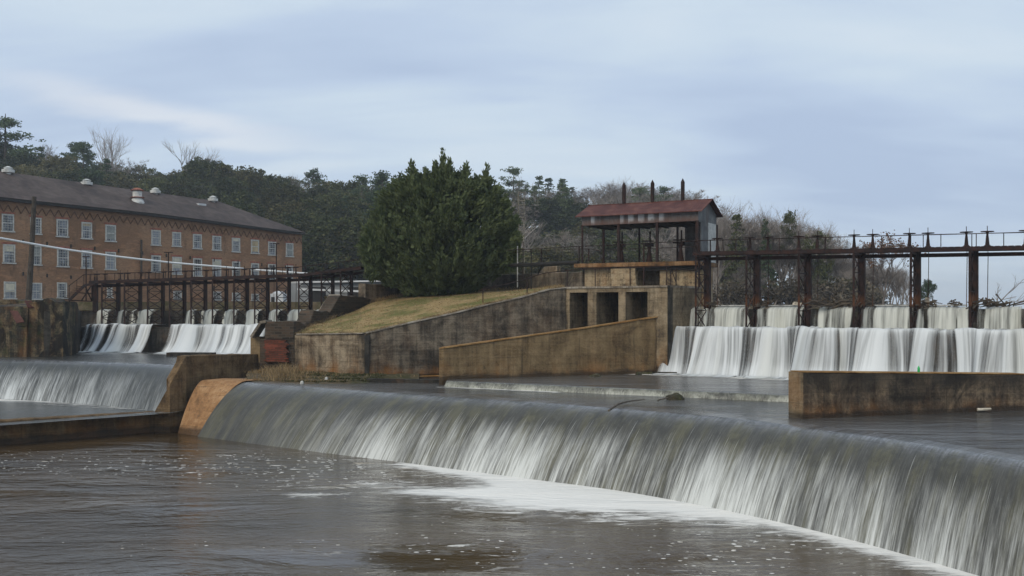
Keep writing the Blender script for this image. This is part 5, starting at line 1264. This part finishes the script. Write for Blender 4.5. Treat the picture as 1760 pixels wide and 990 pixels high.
sh = empty('shed', P(482, 524, 118), 'small white hut with a rounded roof in front of the right end of the mill', 'shed')
mb = MB(); Y = 118; c = P(479, 525, Y)
mb.box(c + V(0, 0, .65), (1.5, 2, 1.5)); mb.lathe(c + V(0, 0, 1.36), [(.8, 0), (.6, .25), (.2, .36)], 10); mb.build('hut_wall', M['white_wall'], sh)
mb = MB(); mb.box(c + V(-.45, -1.03, .5), (.4, .06, 1.0)); mb.build('door', M['dark_steel'], sh)
wh = empty('house', P(1260, 505, 150), 'low pale building with a flat roof on the far bank, right of the gatehouse', 'building')
mb = MB(); c = P(1264, 512, 150); mb.box(c + V(-3.4, 0, 1.0), (6.2, 5, 2.2)); mb.build('wall', M['white_wall'], wh)
mb = MB(); mb.box(c + V(-3.4, 0, 2.16), (6.8, 5.6, .16)); mb.build('roof', M['grey_wall'], wh)
# overhead wires between mill and trees
for k, (y0, y1, lb) in enumerate(((401, 421, 'upper dark overhead wire running right from the mill corner'), (412, 428, 'lower dark overhead wire running right from the mill corner'))):
    mb = MB(); mb.tube([P(518, y0, 150), P(575, (y0 + y1) / 2 + 3, 145), P(640, y1, 140)], .045, 4); tag(mb.build('overhead_wire', M['dark_steel'], base=True), lb, 'wire')

# ------------------------------------------------------------ terrain, lake
SKY = [(-400, 235), (0, 250), (60, 262), (120, 272), (200, 285), (280, 290), (340, 272), (400, 285), (450, 300), (520, 312), (600, 315), (650, 315), (700, 305), (800, 330), (880, 348), (930, 345), (1000, 338), (1050, 335), (1100, 335), (1180, 345), (1250, 380), (1330, 430), (1400, 500), (1480, 535), (2400, 540)]
def hill(X, Y):
    if Y < 60: return -9
    px = CX + X / Y * F; s = interp(px, SKY)
    peak = (530 - s) / F * 275 - interp(px, [(700, 15), (850, 8.5), (1200, 8.5)]); k = sstep(160, 275, Y)
    if Y > 275: peak *= (1 - .4 * sstep(275, 900, Y))
    if px > 1180: peak *= 1 - sstep(1180, 1330, px)
    base = .55 if (Y > 84 and X < 9) else (-1.0 if Y < 84 else -1.6)
    if X > 9: base = lerp(-1.6, .4, sstep(118, 126, Y)) if X < interp(Y, [(120, 43), (180, 80)]) else -2.5
    if Y < 84: base = -9
    return max(base, base + peak * k) if peak > 0 else base
ys = [-60, -30, 0, 30, 60, 82] + [84.2 + k * 4 for k in range(60)] + [330, 360, 420, 520, 700, 1000, 1600, 2200]
rows = []
for Y in ys:
    w = max(140, Y * .95); rows.append([V(-w + 2 * w * i / 130, Y, 0) for i in range(131)])
for r in rows:
    for p in r: p.z = hill(p.x, p.y) + (.6 * noise.noise(V(p.x * .05, p.y * .05, 0)) if p.y > 130 and p.x < 60 else 0)
mb = MB(); mb.grid(rows); struct(mb.build('ground', M['ground'], smooth=True), 'wooded hillside and river banks')
mb = MB(); q = [RT(-1.5, -.3), RT(40, -.3)]
mb.v = [V(q[0].x, q[0].y, Z_LAKE), V(q[1].x, q[1].y, Z_LAKE), V(2100, 500, Z_LAKE), V(2100, 2190, Z_LAKE), V(-20, 2190, Z_LAKE), V(9, 120, Z_LAKE), V(9, 72, Z_LAKE)]; mb.f = [tuple(range(7))]
struct(mb.build('water_lake', M['lake']), 'smooth river water held behind the right dam')
mb = MB(); q = [LT(-30, -.8), LT(24, -.8)]; mb.v = [V(q[0].x, q[0].y, -.18), V(q[1].x, q[1].y, -.18), V(-9, 104, -.18), V(-70, 104, -.18)]; mb.f = [(0, 1, 2, 3)]
struct(mb.build('water_mill_race', M['lake']), 'still water behind the mill dam')
mb = MB(); mb.rough_wall([(-80, 98.5, .5, -3), (-20, 98.5, .55, -3), (-6, 94, .6, -3)], 3, jit=.15); struct(mb.build('ground_bank', M['ground']), 'grassy bank at the foot of the mill')
mb = MB()
mb.prism([(-14.5, 76.5), (-5, 79.2), (6, 79.5), (9.3, 70), (13.2, 66.5), (9, 84), (9, 90), (-10, 90)], -5, .95); struct(mb.build('ground_island', M['ground']), 'earth of the island behind the lawn')

# ------------------------------------------------------------ trees
def rvec(rr):
    while True:
        v = V(rr.uniform(-1, 1), rr.uniform(-1, 1), rr.uniform(-1, 1))
        if .05 < v.length < 1: return v.normalized()
def leaf(mb, p, s, rr, d=None, asp=1.0):
    d = d or rvec(rr); a = d.cross(rvec(rr))
    if a.length < .05: a = d.cross(V(.3, .5, .8))
    a = a.normalized() * s * .5; b = d.normalized() * s * .5 * asp
    i = len(mb.v); mb.v += [p - a * .6 - b, p + a * .6 - b, p + a + b * .3, p + b, p - a + b * .3]; mb.f.append((i, i + 1, i + 2, i + 3, i + 4))
def clump(mb, c, r, n, s, rr, flat=1.0):
    for _ in range(n):
        v = rvec(rr) * r * rr.random() ** .4; v.z *= flat; leaf(mb, c + v, s * rr.uniform(.6, 1.25), rr)


def bough(mb, p, d, L, r, rr, n=5, segs=3):
    pts = [p]; q = p.copy(); dd = d.copy()
    for k in range(segs):
        dd = (dd + rvec(rr) * .22 + V(0, 0, .06)).normalized(); q = q + dd * L / segs; pts.append(q.copy())
    mb.tube(pts, [r * (1 - .65 * k / segs) for k in range(segs + 1)], n, cap=False); return pts, dd


def bare_mesh(mb, rr, H, r0, spread=.55, fork=.35, depth=6, tips=None, kids=(2, 4), up=.35):
    def rec(p, d, L, r, k):
        pts, dd = bough(mb, p, d, L, r, rr, 6 if k == depth else (4 if k > 3 else 3), 3)
        if k <= 1:
            if tips is not None: tips.append(pts[-1])
            return
        n = rr.randint(*kids)
        for c in range(n):
            t = rr.choice([1.0, .7, .85, .55]) if c else 1.0; i = min(2, int(t * 3)); b = lerp(pts[i], pts[min(i + 1, 3)], min(1, t * 3 - i))
            nd = (dd + rvec(rr) * spread + V(0, 0, up * .4)).normalized(); rec(b, nd, L * rr.uniform(.60, .82), max(.012, r * .35 * rr.uniform(.85, 1.2) + r * .18), k - 1)
    pts, dd = bough(mb, V(0, 0, -.4), V(rr.uniform(-.06, .06), rr.uniform(-.06, .06), 1), H * fork, r0, rr, 8, 4)
    for c in range(rr.randint(3, 4)):
        b = lerp(pts[-2], pts[-1], rr.uniform(.3, 1)); nd = (V(0, 0, 1) + rvec(rr) * spread).normalized(); rec(b, nd, H * .24, r0 * .55, depth - 1)
    rec(pts[-1], V(0, 0, 1), H * .24, r0 * .7, depth - 1)


def proto(name, kind, seed, H):
    """returns (name, trunk mesh data, crown mesh data)"""
    rr = random.Random(seed); tr, cr = MB(), MB()
    if kind == 'broad':
        W = H * .30; tr.tube([V(0, 0, -1), V(.1, 0, H * .35), V(0, .1, H * .8)], [.26, .2, .06], 7)
        lob = [(V(rr.gauss(0, W * .45), rr.gauss(0, W * .45), H * rr.uniform(.34, .88)), rr.uniform(.14, .26) * H) for _ in range(11)]
        lob.append((V(0, 0, H * .86), H * .15))
        for c, r in lob:
            c = V(c.x * (1.15 - .6 * max(0, c.z / H - .5) * 2), c.y * (1.15 - .6 * max(0, c.z / H - .5) * 2), c.z)
            tr.tube([V(0, 0, H * .3), lerp(V(0, 0, H * .4), c, .6), c], [.12, .08, .03], 4)
            for _ in range(46): v = rvec(rr) * r * rr.uniform(.55, 1.05); v.z *= .8; clump(cr, c + v, .62, 15, .34, rr)
    elif kind == 'pine':
        tr.tube([V(0, 0, -1), V(.15, 0, H * .5), V(0, .1, H * .97)], [.24, .18, .04], 7)
        for k in range(22):
            z = H * rr.uniform(.48, .97); a = rr.uniform(0, 6.28); L = (1.0 - .75 * max(0, (z / H - .55) / .45)) * H * .20 * rr.uniform(.5, 1.1); e = V(math.cos(a) * L, math.sin(a) * L, z + L * .28)
            tr.tube([V(0, 0, z - .2), e * 1], [.07, .03], 4)
            for q in range(3):
                c = lerp(V(0, 0, z), e, .55 + .25 * q); c.z = e.z + rr.uniform(-.1, .2)
                for _ in range(4): clump(cr, c + V(rr.gauss(0, .5), rr.gauss(0, .5), rr.gauss(0, .3)), .62, 13, .26, rr, .6)
    elif kind == 'cone':
        tr.tube([V(0, 0, -1), V(0, 0, H * .97)], [.20, .03], 6)
        for k in range(230):
            z = H * (1 - rr.random() ** .75 * .88); R_ = (H - z) * .23 + .25; a = rr.uniform(0, 6.28); q = rr.uniform(.45, 1.05); c = V(math.cos(a) * R_ * q, math.sin(a) * R_ * q, z - R_ * .1)
            clump(cr, c, .5, 16, .26, rr, .5)
    elif kind == 'bare':
        bare_mesh(tr, rr, H, .17 + H * .007, .55, .32, 6, None, (2, 4))
    elif kind == 'fuzz':       # twiggy winter tree with a haze of fine twigs
        tips = []; bare_mesh(tr, rr, H, .2, .6, .25, 5, tips, (3, 4))
        for t in tips:
            for _ in range(9): v = rvec(rr); v.z = abs(v.z) * .8; e = t + v * rr.uniform(.5, 1.3); i = len(cr.v); s = V(.03, .0, .0); cr.v += [t - s, t + s, e]; cr.f.append((i, i + 1, i + 2))
    elif kind == 'brown':
        tips = []; bare_mesh(tr, rr, H, .2, .62, .16, 6, tips, (3, 4), .25)
        for t in tips:
            if rr.random() < .60: clump(cr, t, .35, 3, .20, rr)
    elif kind == 'bush':
        tips = []
        for k in range(9):
            a = rr.uniform(0, 6.28); pts, dd = bough(tr, V(0, 0, -.3), V(math.cos(a) * .5, math.sin(a) * .5, 1).normalized(), H * .5, .04, rr, 4)
            for q in range(7): p2, _ = bough(tr, pts[-1 - q % 2], (dd + rvec(rr) * .7).normalized(), H * .45, .022, rr, 3); tips += p2[1:]
        for t in tips:
            clump(cr, t, .45, 4, .20, rr)
    def mesh(mb, nm):
        if not mb.f: return None
        me = bpy.data.meshes.new(nm); me.from_pydata([tuple(v) for v in mb.v], [], mb.f); return me
    return (mesh(tr, name + '_trunk'), mesh(cr, name + '_crown'), H)


PR_ = {}
for i in range(4): PR_['broad', i] = proto('broadleaf', 'broad', 10 + i, 15)
for i in range(3): PR_['pine', i] = proto('pine', 'pine', 30 + i, 18)
for i in range(2): PR_['cone', i] = proto('conifer', 'cone', 40 + i, 15)
for i in range(3): PR_['bare', i] = proto('bare', 'bare', 50 + i, 16)
for i in range(3): PR_['fuzz', i] = proto('winter', 'fuzz', 60 + i, 14)
PR_['brown', 0] = proto('cypress', 'brown', 70, 12)
for i in range(2): PR_['bush', i] = proto('bush', 'bush', 80 + i, 3)
PR_['bush', 2] = proto('bush', 'bush', 88, 3)
mats_of = {}


def tree(name, key, loc, H, tm, cm, label, cat='tree', group=None, wide=1.0, rr=random):
    tr, cr, H0 = PR_[key]; s = H / H0
    o = empty(name, loc, label, cat, group, rr.uniform(0, 6.28)); o.scale = (s * wide, s * wide, s)
    for me, nm, m in ((tr, 'trunk', tm), (cr, 'crown', cm)):
        if me is None: continue
        kk = (me.name, m.name)
        if kk not in mats_of:
            c = me.copy(); c.name = nm; c.materials.append(m); mats_of[kk] = c
        ch = bpy.data.objects.new(nm, mats_of[kk]); C.objects.link(ch); ch.parent = o
    return o


rr = random.Random(21)
G_LEFT, G_MID, G_RIGHT = 'trees in the dark wood behind the mill', 'trees on the hazy hillside behind the gatehouse', 'trees on the far bank behind the right dam'
def forest_tree(px, Y, kind, H, group, where, wide=1.0):
    X = (px - CX) / F * Y; z = hill(X, Y) - .3
    nm, tm, cm, lb = {
        'broad': ('broadleaf_tree', M['bark_dark'], M['leaf_dark'], 'dark green rounded tree '),
        'olive': ('broadleaf_tree', M['bark_dark'], M['leaf_olive'], 'olive green rounded tree '),
        'pine': ('pine_tree', M['bark'], M['leaf_pine'], 'tall bare-trunked green pine '),
        'cone': ('conifer_tree', M['bark_dark'], M['leaf_pine'], 'pointed green conifer '),
        'bare': ('bare_tree', M['twig'], M['twig'], 'coarse-limbed leafless tree '),
        'fuzz': ('bare_tree', M['twig_dark'], M['twig'], 'finely twigged leafless tree '),
        'scrub': ('shrub', M['twig'], M['leaf_scrub'], 'brown twiggy shrub '),
        'green_scrub': ('shrub', M['twig'], M['leaf_shore'], 'low greenish shrub ')}[kind]
    k = {'olive': 'broad', 'scrub': 'bush', 'green_scrub': 'bush'}.get(kind, kind); n = len([q for q in PR_ if q[0] == k])
    py = HY - (z + H * .97) / Y * F
    if px < 505 and Y < 300 and py > interp(px, [(0, 292), (375, 344), (522, 393)]): return          # wholly behind the mill
    if 668 < px < 862 and py > interp(px, [(668, 350), (720, 300), (800, 295), (862, 350)]): return   # wholly behind the evergreen
    row = 'on the skyline ' if (Y > 240 and where != 'R') else ('' if where == 'R' else ('low ' if Y < 200 else 'half way up '))
    if where == 'L': zone = 'above the left end of the mill roof' if px < 130 else 'above the middle of the mill roof' if px < 310 else 'above the right part of the mill roof' if px < 520 else 'between the mill and the big evergreen' if px < 690 else 'behind the big evergreen'
    elif where == 'M': zone = 'behind the big evergreen' if px < 880 else 'between the evergreen and the gatehouse' if px < 1000 else 'behind the gatehouse' if px < 1200 else 'just right of the gatehouse'
    else: zone = 'behind the %s span of the right walkway' % ('first' if px < 1301 else 'second' if px < 1389 else 'third' if px < 1481 else 'fourth'); row = 'near the water ' if Y < 140 else 'back from the water '
    where = row + zone
    tree(nm, (k, rr.randrange(n)), (X, Y, z), H, tm, cm, lb + where, 'shrub' if k == 'bush' else 'tree', kind.replace('_', ' ') + ' trees ' + where, wide, rr)


# left wood, rows climbing the hill
for Y, step in ((172, 26), (190, 27), (208, 28), (226, 28), (244, 29), (262, 30), (280, 31)):
    px = -30 + rr.uniform(0, 20)
    while px < 740:
        if not (px < 500 and Y < 186):
            x = px + rr.uniform(-8, 8); k = rr.choices(['broad', 'olive', 'pine', 'cone', 'bare', 'fuzz'], [42, 30, 4, 5, 8, 11])[0]
            if px > 500 and Y < 200: k = rr.choices(['broad', 'pine', 'bare', 'olive'], [50, 20, 12, 18])[0]
            H = {'broad': 14, 'olive': 13, 'pine': 18, 'cone': 15, 'bare': 15, 'fuzz': 13}[k] * rr.uniform(.82, 1.15)
            X = (x - CX) / F * Y; room = (530 - interp(x, SKY)) / F * Y - hill(X, Y) + 2.5
            forest_tree(x, Y, k, max(7, min(H, room * rr.uniform(.85, 1.04))) if Y < 262 else H, G_LEFT, 'L', 1.2)
        px += step * rr.uniform(.85, 1.15)
# hillside behind the gatehouse
for Y, step in ((150, 34), (168, 30), (186, 27), (206, 26), (228, 25), (250, 21), (272, 17)):
    px = 800 + rr.uniform(0, 20)
    while px < 1260:
        x = px + rr.uniform(-8, 8); hi = Y > 225
        if x > 1140: hi = True
        k = rr.choices(['cone', 'broad', 'olive', 'pine', 'bare', 'fuzz', 'scrub'], [44, 12, 14, 2, 8, 20, 0] if hi and x < 1000 else ([3, 2, 8, 0, 32, 55, 0] if hi else ([8, 22, 22, 3, 10, 28, 7])))[0]
        H = {'broad': 10, 'olive': 9, 'pine': 16, 'cone': 13, 'bare': 13, 'fuzz': 12, 'scrub': 4}[k] * rr.uniform(.8, 1.15)
        X = (x - CX) / F * Y; room = (530 - interp(x, SKY)) / F * Y - hill(X, Y) + 2.5
        forest_tree(x, Y, k, max(4, min(H, room)) if Y < 226 else H, G_MID, 'M', 1.55)
        px += step * rr.uniform(.85, 1.15)
# far bank on the right
RB = [(1200, 328), (1290, 328), (1340, 334), (1380, 358), (1420, 385), (1455, 425), (1540, 440), (1575, 465), (1600, 480)]
for Y, step in ((128, 26), (134, 20), (141, 17), (149, 16), (158, 15), (167, 15)):
    px = 1205 + rr.uniform(0, 14)
    while px < (1500 if Y < 140 else 1565):
        x = px + rr.uniform(-6, 6); X = (x - CX) / F * Y; room = (530 - interp(x, RB)) / F * Y - hill(X, Y)
        if Y <= 134: k, H = rr.choice(['scrub', 'scrub', 'scrub', 'fuzz', 'green_scrub', 'bare']), rr.uniform(2.5, 4.5)
        else: k, H = rr.choices(['bare', 'fuzz'], [40, 60])[0], room * rr.uniform(.8, 1.05)
        if k in ('fuzz', 'bare') and Y <= 134: H = rr.uniform(4, 7)
        forest_tree(x, Y, k, max(2.2, H), G_RIGHT, 'R', 1.1); px += step * rr.uniform(.85, 1.15)
for px in range(1395, 1585, 9):
    Y = rr.uniform(121, 131); forest_tree(px + rr.uniform(-4, 4), Y, rr.choice(['scrub', 'scrub', 'scrub', 'fuzz']), rr.uniform(2.2, 4.4) * (1 if px < 1560 else .6), G_RIGHT, 'R', 1.25)


# trees one can tell apart
def solo(nm, key, px, ybase, ytop, Y, tm, cm, label, wide=1.0):
    X = (px - CX) / F * Y; zb = hill(X, Y) - .3 if ybase is None else ztop(ybase, Y); H = ztop(ytop, Y) - zb
    tree(nm, key, (X, Y, zb), H, tm, cm, label, 'tree', None, wide, rr)
solo('bare_tree', ('bare', 0), 188, None, 203, 262, M['twig'], M['twig'], 'tall slender leafless tree standing highest on the skyline above the mill roof', .85)
solo('bare_tree', ('bare', 1), 298, None, 228, 255, M['twig'], M['twig'], 'spreading leafless tree with white limbs on the skyline above the mill roof vent', 1.1)
solo('bare_tree', ('fuzz', 1), 222, None, 248, 262, M['twig'], M['twig'], 'smaller leafless tree just right of the tall slender one above the mill roof')
solo('bare_tree', ('fuzz', 2), 72, None, 232, 262, M['twig'], M['twig'], 'leafless tree between the two pines on the skyline at the far left')
solo('pine_tree', ('pine', 0), 8, None, 190, 240, M['bark_dark'], M['leaf_pine'], 'big pine at the left edge of the picture, rising above the wood', 1.5)
solo('pine_tree', ('pine', 1), 143, None, 240, 250, M['bark_dark'], M['leaf_pine'], 'single dark pine poking above the wood left of the tall leafless tree', 1.0)
solo('pine_tree', ('pine', 2), 622, None, 303, 235, M['bark'], M['leaf_pine'], 'open-crowned pine just left of the big evergreen, sky through its branches', 1.2)
solo('pine_tree', ('pine', 0), 655, None, 300, 240, M['bark'], M['leaf_pine'], 'open-crowned pine touching the left shoulder of the big evergreen', 1.2)
solo('pine_tree', ('pine', 1), 1100, None, 320, 235, M['bark'], M['leaf_pine'], 'round-topped pine behind the left and middle stem covers of the gatehouse roof', 1.6)
solo('pine_tree', ('pine', 2), 1140, None, 322, 240, M['bark'], M['leaf_pine'], 'round-topped pine between the middle and right stem covers of the gatehouse roof', 1.4)
solo('conifer_tree', ('pine', 1), 1357, 522, 358, 140, M['bark_dark'], M['leaf_dark'], 'thin ragged dark conifer standing above the leafless trees on the far bank', .55)
solo('conifer_tree', ('cone', 0), 1316, 522, 378, 136, M['bark_dark'], M['leaf_pine'], 'green conifer among the leafless trees left of the second pair of hand wheels', .9)
solo('conifer_tree', ('cone', 1), 1266, 522, 368, 136, M['bark_dark'], M['leaf_dark'], 'green conifer among leafless trees just right of the gatehouse gable', 1.1)
solo('pine_tree', ('broad', 1), 1405, 522, 398, 138, M['bark_dark'], M['leaf_dark'], 'dark rounded pine behind the fourth and fifth hand wheels', .55)
solo('bare_tree', ('bare', 2), 1290, 522, 350, 150, M['twig'], M['twig'], 'tall leafless tree on the far bank above the first span of the walkway', 1.2)
solo('bare_tree', ('bare', 0), 1325, 522, 352, 152, M['twig'], M['twig'], 'tall leafless tree next to the thin ragged conifer on the far bank', 1.2)
solo('cypress_tree', ('brown', 0), 1518, 526, 366, 116, M['twig_dark'], M['leaf_brown'], 'big wide tree with rusty brown winter leaves on the far bank', 1.15)
solo('pine_tree', ('broad', 2), 1594, 527, 479, 135, M['bark_dark'], M['leaf_pine'], 'lone dark rounded pine at the right end of the far bank', .95)
# dead limb leaning over the crest at the right edge
mb = MB(); r2 = random.Random(4)
a = P(1712, 524, 54.2)
for d, L in ((V(1.0, .2, .75), 1.7), (V(1.0, .1, .25), 1.5), (V(.5, .3, 1.1), .9)):
    pts, dd = bough(mb, a, d.normalized(), L, .035, r2, 5, 4)
    for q in pts[1:]:
        for _ in range(2): p2, d2 = bough(mb, q, (dd + rvec(r2) * .8 + V(.1, 0, .3)).normalized(), L * .45, .014, r2, 4, 3)
        bough(mb, p2[-2], (d2 + rvec(r2) * .7).normalized(), L * .25, .008, r2, 3, 2)
tag(mb.build('dead_branch', M['twig'], base=True), 'leaning dead limb with forked twigs on the dam crest at the right edge', 'branch')

# the big evergreen on the lawn
cd = empty('cedar_tree', P(763, 507, 74.5), 'big bushy dark evergreen with several pointed tops on the lawn', 'tree')
rr = random.Random(99); base = P(763, 507, 74.5); sc = 74.5 / F
tr = MB(); tr.tube([base + V(0, 0, -.5), base + V(0, .1, 3), base + V(.1, 0, 7.5), P(763, 262, 74.5)], [.42, .33, .16, .03], 9)
for dx in (-1.2, 1.0, .4): tr.tube([base + V(dx * .3, 0, -.3), base + V(dx, -.3, 2.5), base + V(dx * 2.4, 0, 6.5)], [.25, .18, .05], 7)
cr = MB()
def envL(y): return interp(y, [(300, 712), (325, 686), (350, 660), (390, 642), (430, 634), (455, 638), (480, 654), (498, 690), (508, 720)])
def envR(y): return interp(y, [(300, 800), (318, 842), (325, 848), (350, 862), (380, 878), (405, 884), (425, 880), (450, 872), (475, 852), (495, 820), (508, 800)])
peaks = [(763, 256, 9), (713, 281, 11), (735, 292, 10), (695, 300, 12), (787, 296, 9), (804, 284, 10), (838, 283, 10), (822, 300, 9), (858, 318, 11), (872, 340, 10), (886, 368, 9), (676, 328, 12), (658, 352, 12), (642, 384, 11), (750, 276, 8), (776, 276, 8), (630, 418, 10), (895, 402, 9)]
def spray(c, d, L, n):
    for _ in range(n):
        dd = (d + rvec(rr) * .55).normalized(); s = rvec(rr).cross(dd)
        if s.length < .1: continue
        s = s.normalized() * rr.uniform(.035, .075); l = L * rr.uniform(.5, 1.1); b = c + rvec(rr) * .16; m_ = b + dd * l * .5; t = b + dd * l
        i = len(cr.v); cr.v += [b - s * .6, b + s * .6, m_ + s, t, m_ - s]; cr.f.append((i, i + 1, i + 2, i + 3, i + 4))
cnt = 0
while cnt < 2300:          # boughs through the volume of the crown
    y = rr.uniform(302, 505); xl, xr = envL(y), envR(y); u = rr.uniform(-1, 1); x = (xl + xr) / 2 + (xr - xl) / 2 * u
    hw = (xr - xl) / 2 * sc; dep = math.sqrt(max(0, 1 - u * u)) * hw * .92; w = rr.uniform(-1, 1); w = math.copysign(abs(w) ** .6, w)
    c = V((x - CX) * sc, 74.5 + w * dep, (HY - y) * sc)
    if noise.noise(c * .6) < -.20: continue
    rad = V(c.x - base.x, c.y - base.y, 0); rad = rad.normalized() if rad.length > .1 else V(0, 0, 0)
    d = (rad * (.55 + .25 * max(abs(u), abs(w))) + V(0, 0, .75) + rvec(rr) * .35).normalized(); L = rr.uniform(.5, 1.25)
    for k in range(5): spray(c + d * L * (k / 4 - .6), d, .42 - .04 * k, 8 - k)
    cnt += 1
for px, py, w in peaks:     # pointed leaders standing out of the crown
    yy = 1.3 * math.sin(px * 3.1) - 1.2; ln = 62 if w > 8 else 46
    ex = (px - 763) * .13
    for k in range(75):
        q = rr.random() ** .75; wd = w * (.10 + .95 * q); c = V((px - ex * q + rr.gauss(0, wd * .5) - CX) * sc, 74.5 + yy + rr.gauss(0, wd * .5 * sc), (HY - (py + 6 + ln * q)) * sc)
        spray(c, V((c.x - (px - CX) * sc) * .8 + (.25 if px > 840 else -.2 if px < 700 else 0), rr.uniform(-.3, .2), .8).normalized(), .30 + .22 * q, 7)
rim = random.Random(8)
for k in range(150):        # boughs breaking the outline
    y = rim.uniform(315, 480); sd_ = rim.choice((-1, 1)); x = envR(y) if sd_ > 0 else envL(y); a_ = rim.uniform(-.9, .3)
    c = V((x - CX) * sc, 74.5 + a_ * 3, (HY - y) * sc); d = V(sd_ * .8, a_ * .5, rim.uniform(.35, .9)).normalized(); L = rim.uniform(.4, 1.1)
    for q in range(6): spray(c + d * L * (q / 5 - .4), d, .40 - .04 * q, 9 - q)
for _ in range(5200):      # dense inner foliage
    y = rr.uniform(310, 498); xl, xr = envL(y), envR(y); u = rr.uniform(-.84, .84); hw = (xr - xl) / 2 * sc; w = rr.uniform(-.8, .8) * math.sqrt(1 - u * u)
    leaf(cr, V(((xl + xr) / 2 + (xr - xl) / 2 * u - CX) * sc, 74.5 + w * hw, (HY - y) * sc), rr.uniform(.16, .30), rr, None, 1.5)
me = bpy.data.meshes.new('crown'); off = Vector(cd.location); me.from_pydata([tuple(v - off) for v in cr.v], [], cr.f); me.materials.append(M['leaf_cedar'])
o = bpy.data.objects.new('crown', me); C.objects.link(o); o.parent = cd; tr.build('trunk', M['bark_dark'], cd)

# ------------------------------------------------------------ rocks and flotsam on the upper pools
def rock(name, label, c, size, seed, mat=None):
    bm = bmesh.new(); bmesh.ops.create_icosphere(bm, subdivisions=3, radius=1)
    for v in bm.verts:
        n_ = 1 + .35 * noise.noise(v.co * 1.3 + V(seed, 0, 0)) + .14 * noise.noise(v.co * 4 + V(0, seed, 0)); v.co = V(v.co.x * size[0] * n_, v.co.y * size[1] * n_, max(-.4, v.co.z) * size[2] * n_)
    me = bpy.data.meshes.new(name); bm.to_mesh(me); bm.free(); me.materials.append(mat or M['rock']); o = bpy.data.objects.new(name, me); C.objects.link(o); o.location = c; return tag(o, label, 'rock')
rock('mossy_rock', 'mossy dark boulder on the low sill near the middle of the picture', G(1161, 687, Z_CREST), (.42, .35, .30), 3)
rock('rock', 'small dark rock in the water in front of the wing wall', G(1025, 647, Z_UP), (.36, .22, .16), 7)
rock('rock', 'small dark rock at the foot of the outlet block next to the falls', G(1097, 644, Z_UP), (.2, .16, .16), 9)
mb = MB(); mb.tube([G(1046, 710, Z_CREST) + V(0, 0, .10), G(1062, 703, Z_CREST) + V(0, 0, .2), G(1080, 696, Z_CREST) + V(0, 0, .16), G(1108, 690.5, Z_CREST) + V(0, 0, .10)], [.045, .04, .035, .02], 6)
tag(mb.build('driftwood_stick', M['driftwood'], base=True), 'curved dark stick lying on the weir crest left of the mossy boulder', 'stick')
mb = MB(); mb.tube([G(1130, 690, Z_CREST) + V(0, 0, .05), G(1148, 688, Z_CREST) + V(0, 0, .12)], [.03, .03], 6); tag(mb.build('driftwood_stick', M['driftwood'], base=True), 'short dark stick touching the mossy boulder', 'stick')
mb = MB(); mb.tube([G(968, 642, Z_UP) + V(0, 0, .08), G(980, 643, Z_UP) + V(0, 0, .14), G(994, 643, Z_UP) + V(0, 0, .07)], [.09, .08, .04], 7); tag(mb.build('log', M['pale_wood'], base=True), 'short pale log at the foot of the wing wall', 'log')
mb = MB(); mb.tube([G(629, 650, -4.1), G(760, 646, -4.1)], [.06, .06], 6); tag(mb.build('water_pipe', M['cap_orange'], base=True), 'thin orange pipe lying along the foot of the main wall', 'pipe')
mb = MB(); mb.bar(G(632, 655, -4.15), G(765, 657, -4.15), .5, .3); tag(mb.build('footing', M['wet_dark'], base=True), 'low dark footing in the water between the main wall and the wing wall', 'footing')
for x, y, lb in ((561, 655, 'white speck of litter at the water edge below the brick pier'), (519, 662, 'tiny white litter at the water edge left of the other speck')):
    p = G(x, y, -4.15); mb = MB(); mb.lathe(p, [(.05, 0), (.11, .08), (.08, .2), (.02, .24)], 7); tag(mb.build('litter', M['white_paint'], base=True), lb, 'litter')
mb = MB(); p = G(1680, 700, Z_CREST); q = lerp(N1, N2, .8) - back * .12; mb.tube([q + V(-.3, 0, .1), q + V(.25, 0, .13)], [.07, .05], 6); tag(mb.build('log', M['pale_wood'], base=True), 'short pale log at the waterline of the dark wall on the right', 'log')

# ------------------------------------------------------------ thin winter haze
mb = MB(); mb.box((0, 1080, 22), (4400, 2400, 66)); hz = mb.build('haze', M['white_wall'])
hm = bpy.data.materials.new('haze'); hm.use_nodes = True; t = NT(hm.node_tree); t.n.clear()
pv = t.node('ShaderNodeVolumePrincipled'); pv.inputs['Color'].default_value = (0.80, 0.87, 0.95, 1); pv.inputs['Density'].default_value = 0.00038
o = t.node('ShaderNodeOutputMaterial'); t.l.new(pv.outputs[0], o.inputs[1]); hz.data.materials.clear(); hz.data.materials.append(hm); hz['kind'] = 'stuff'; hz['label'] = 'thin pale winter haze'
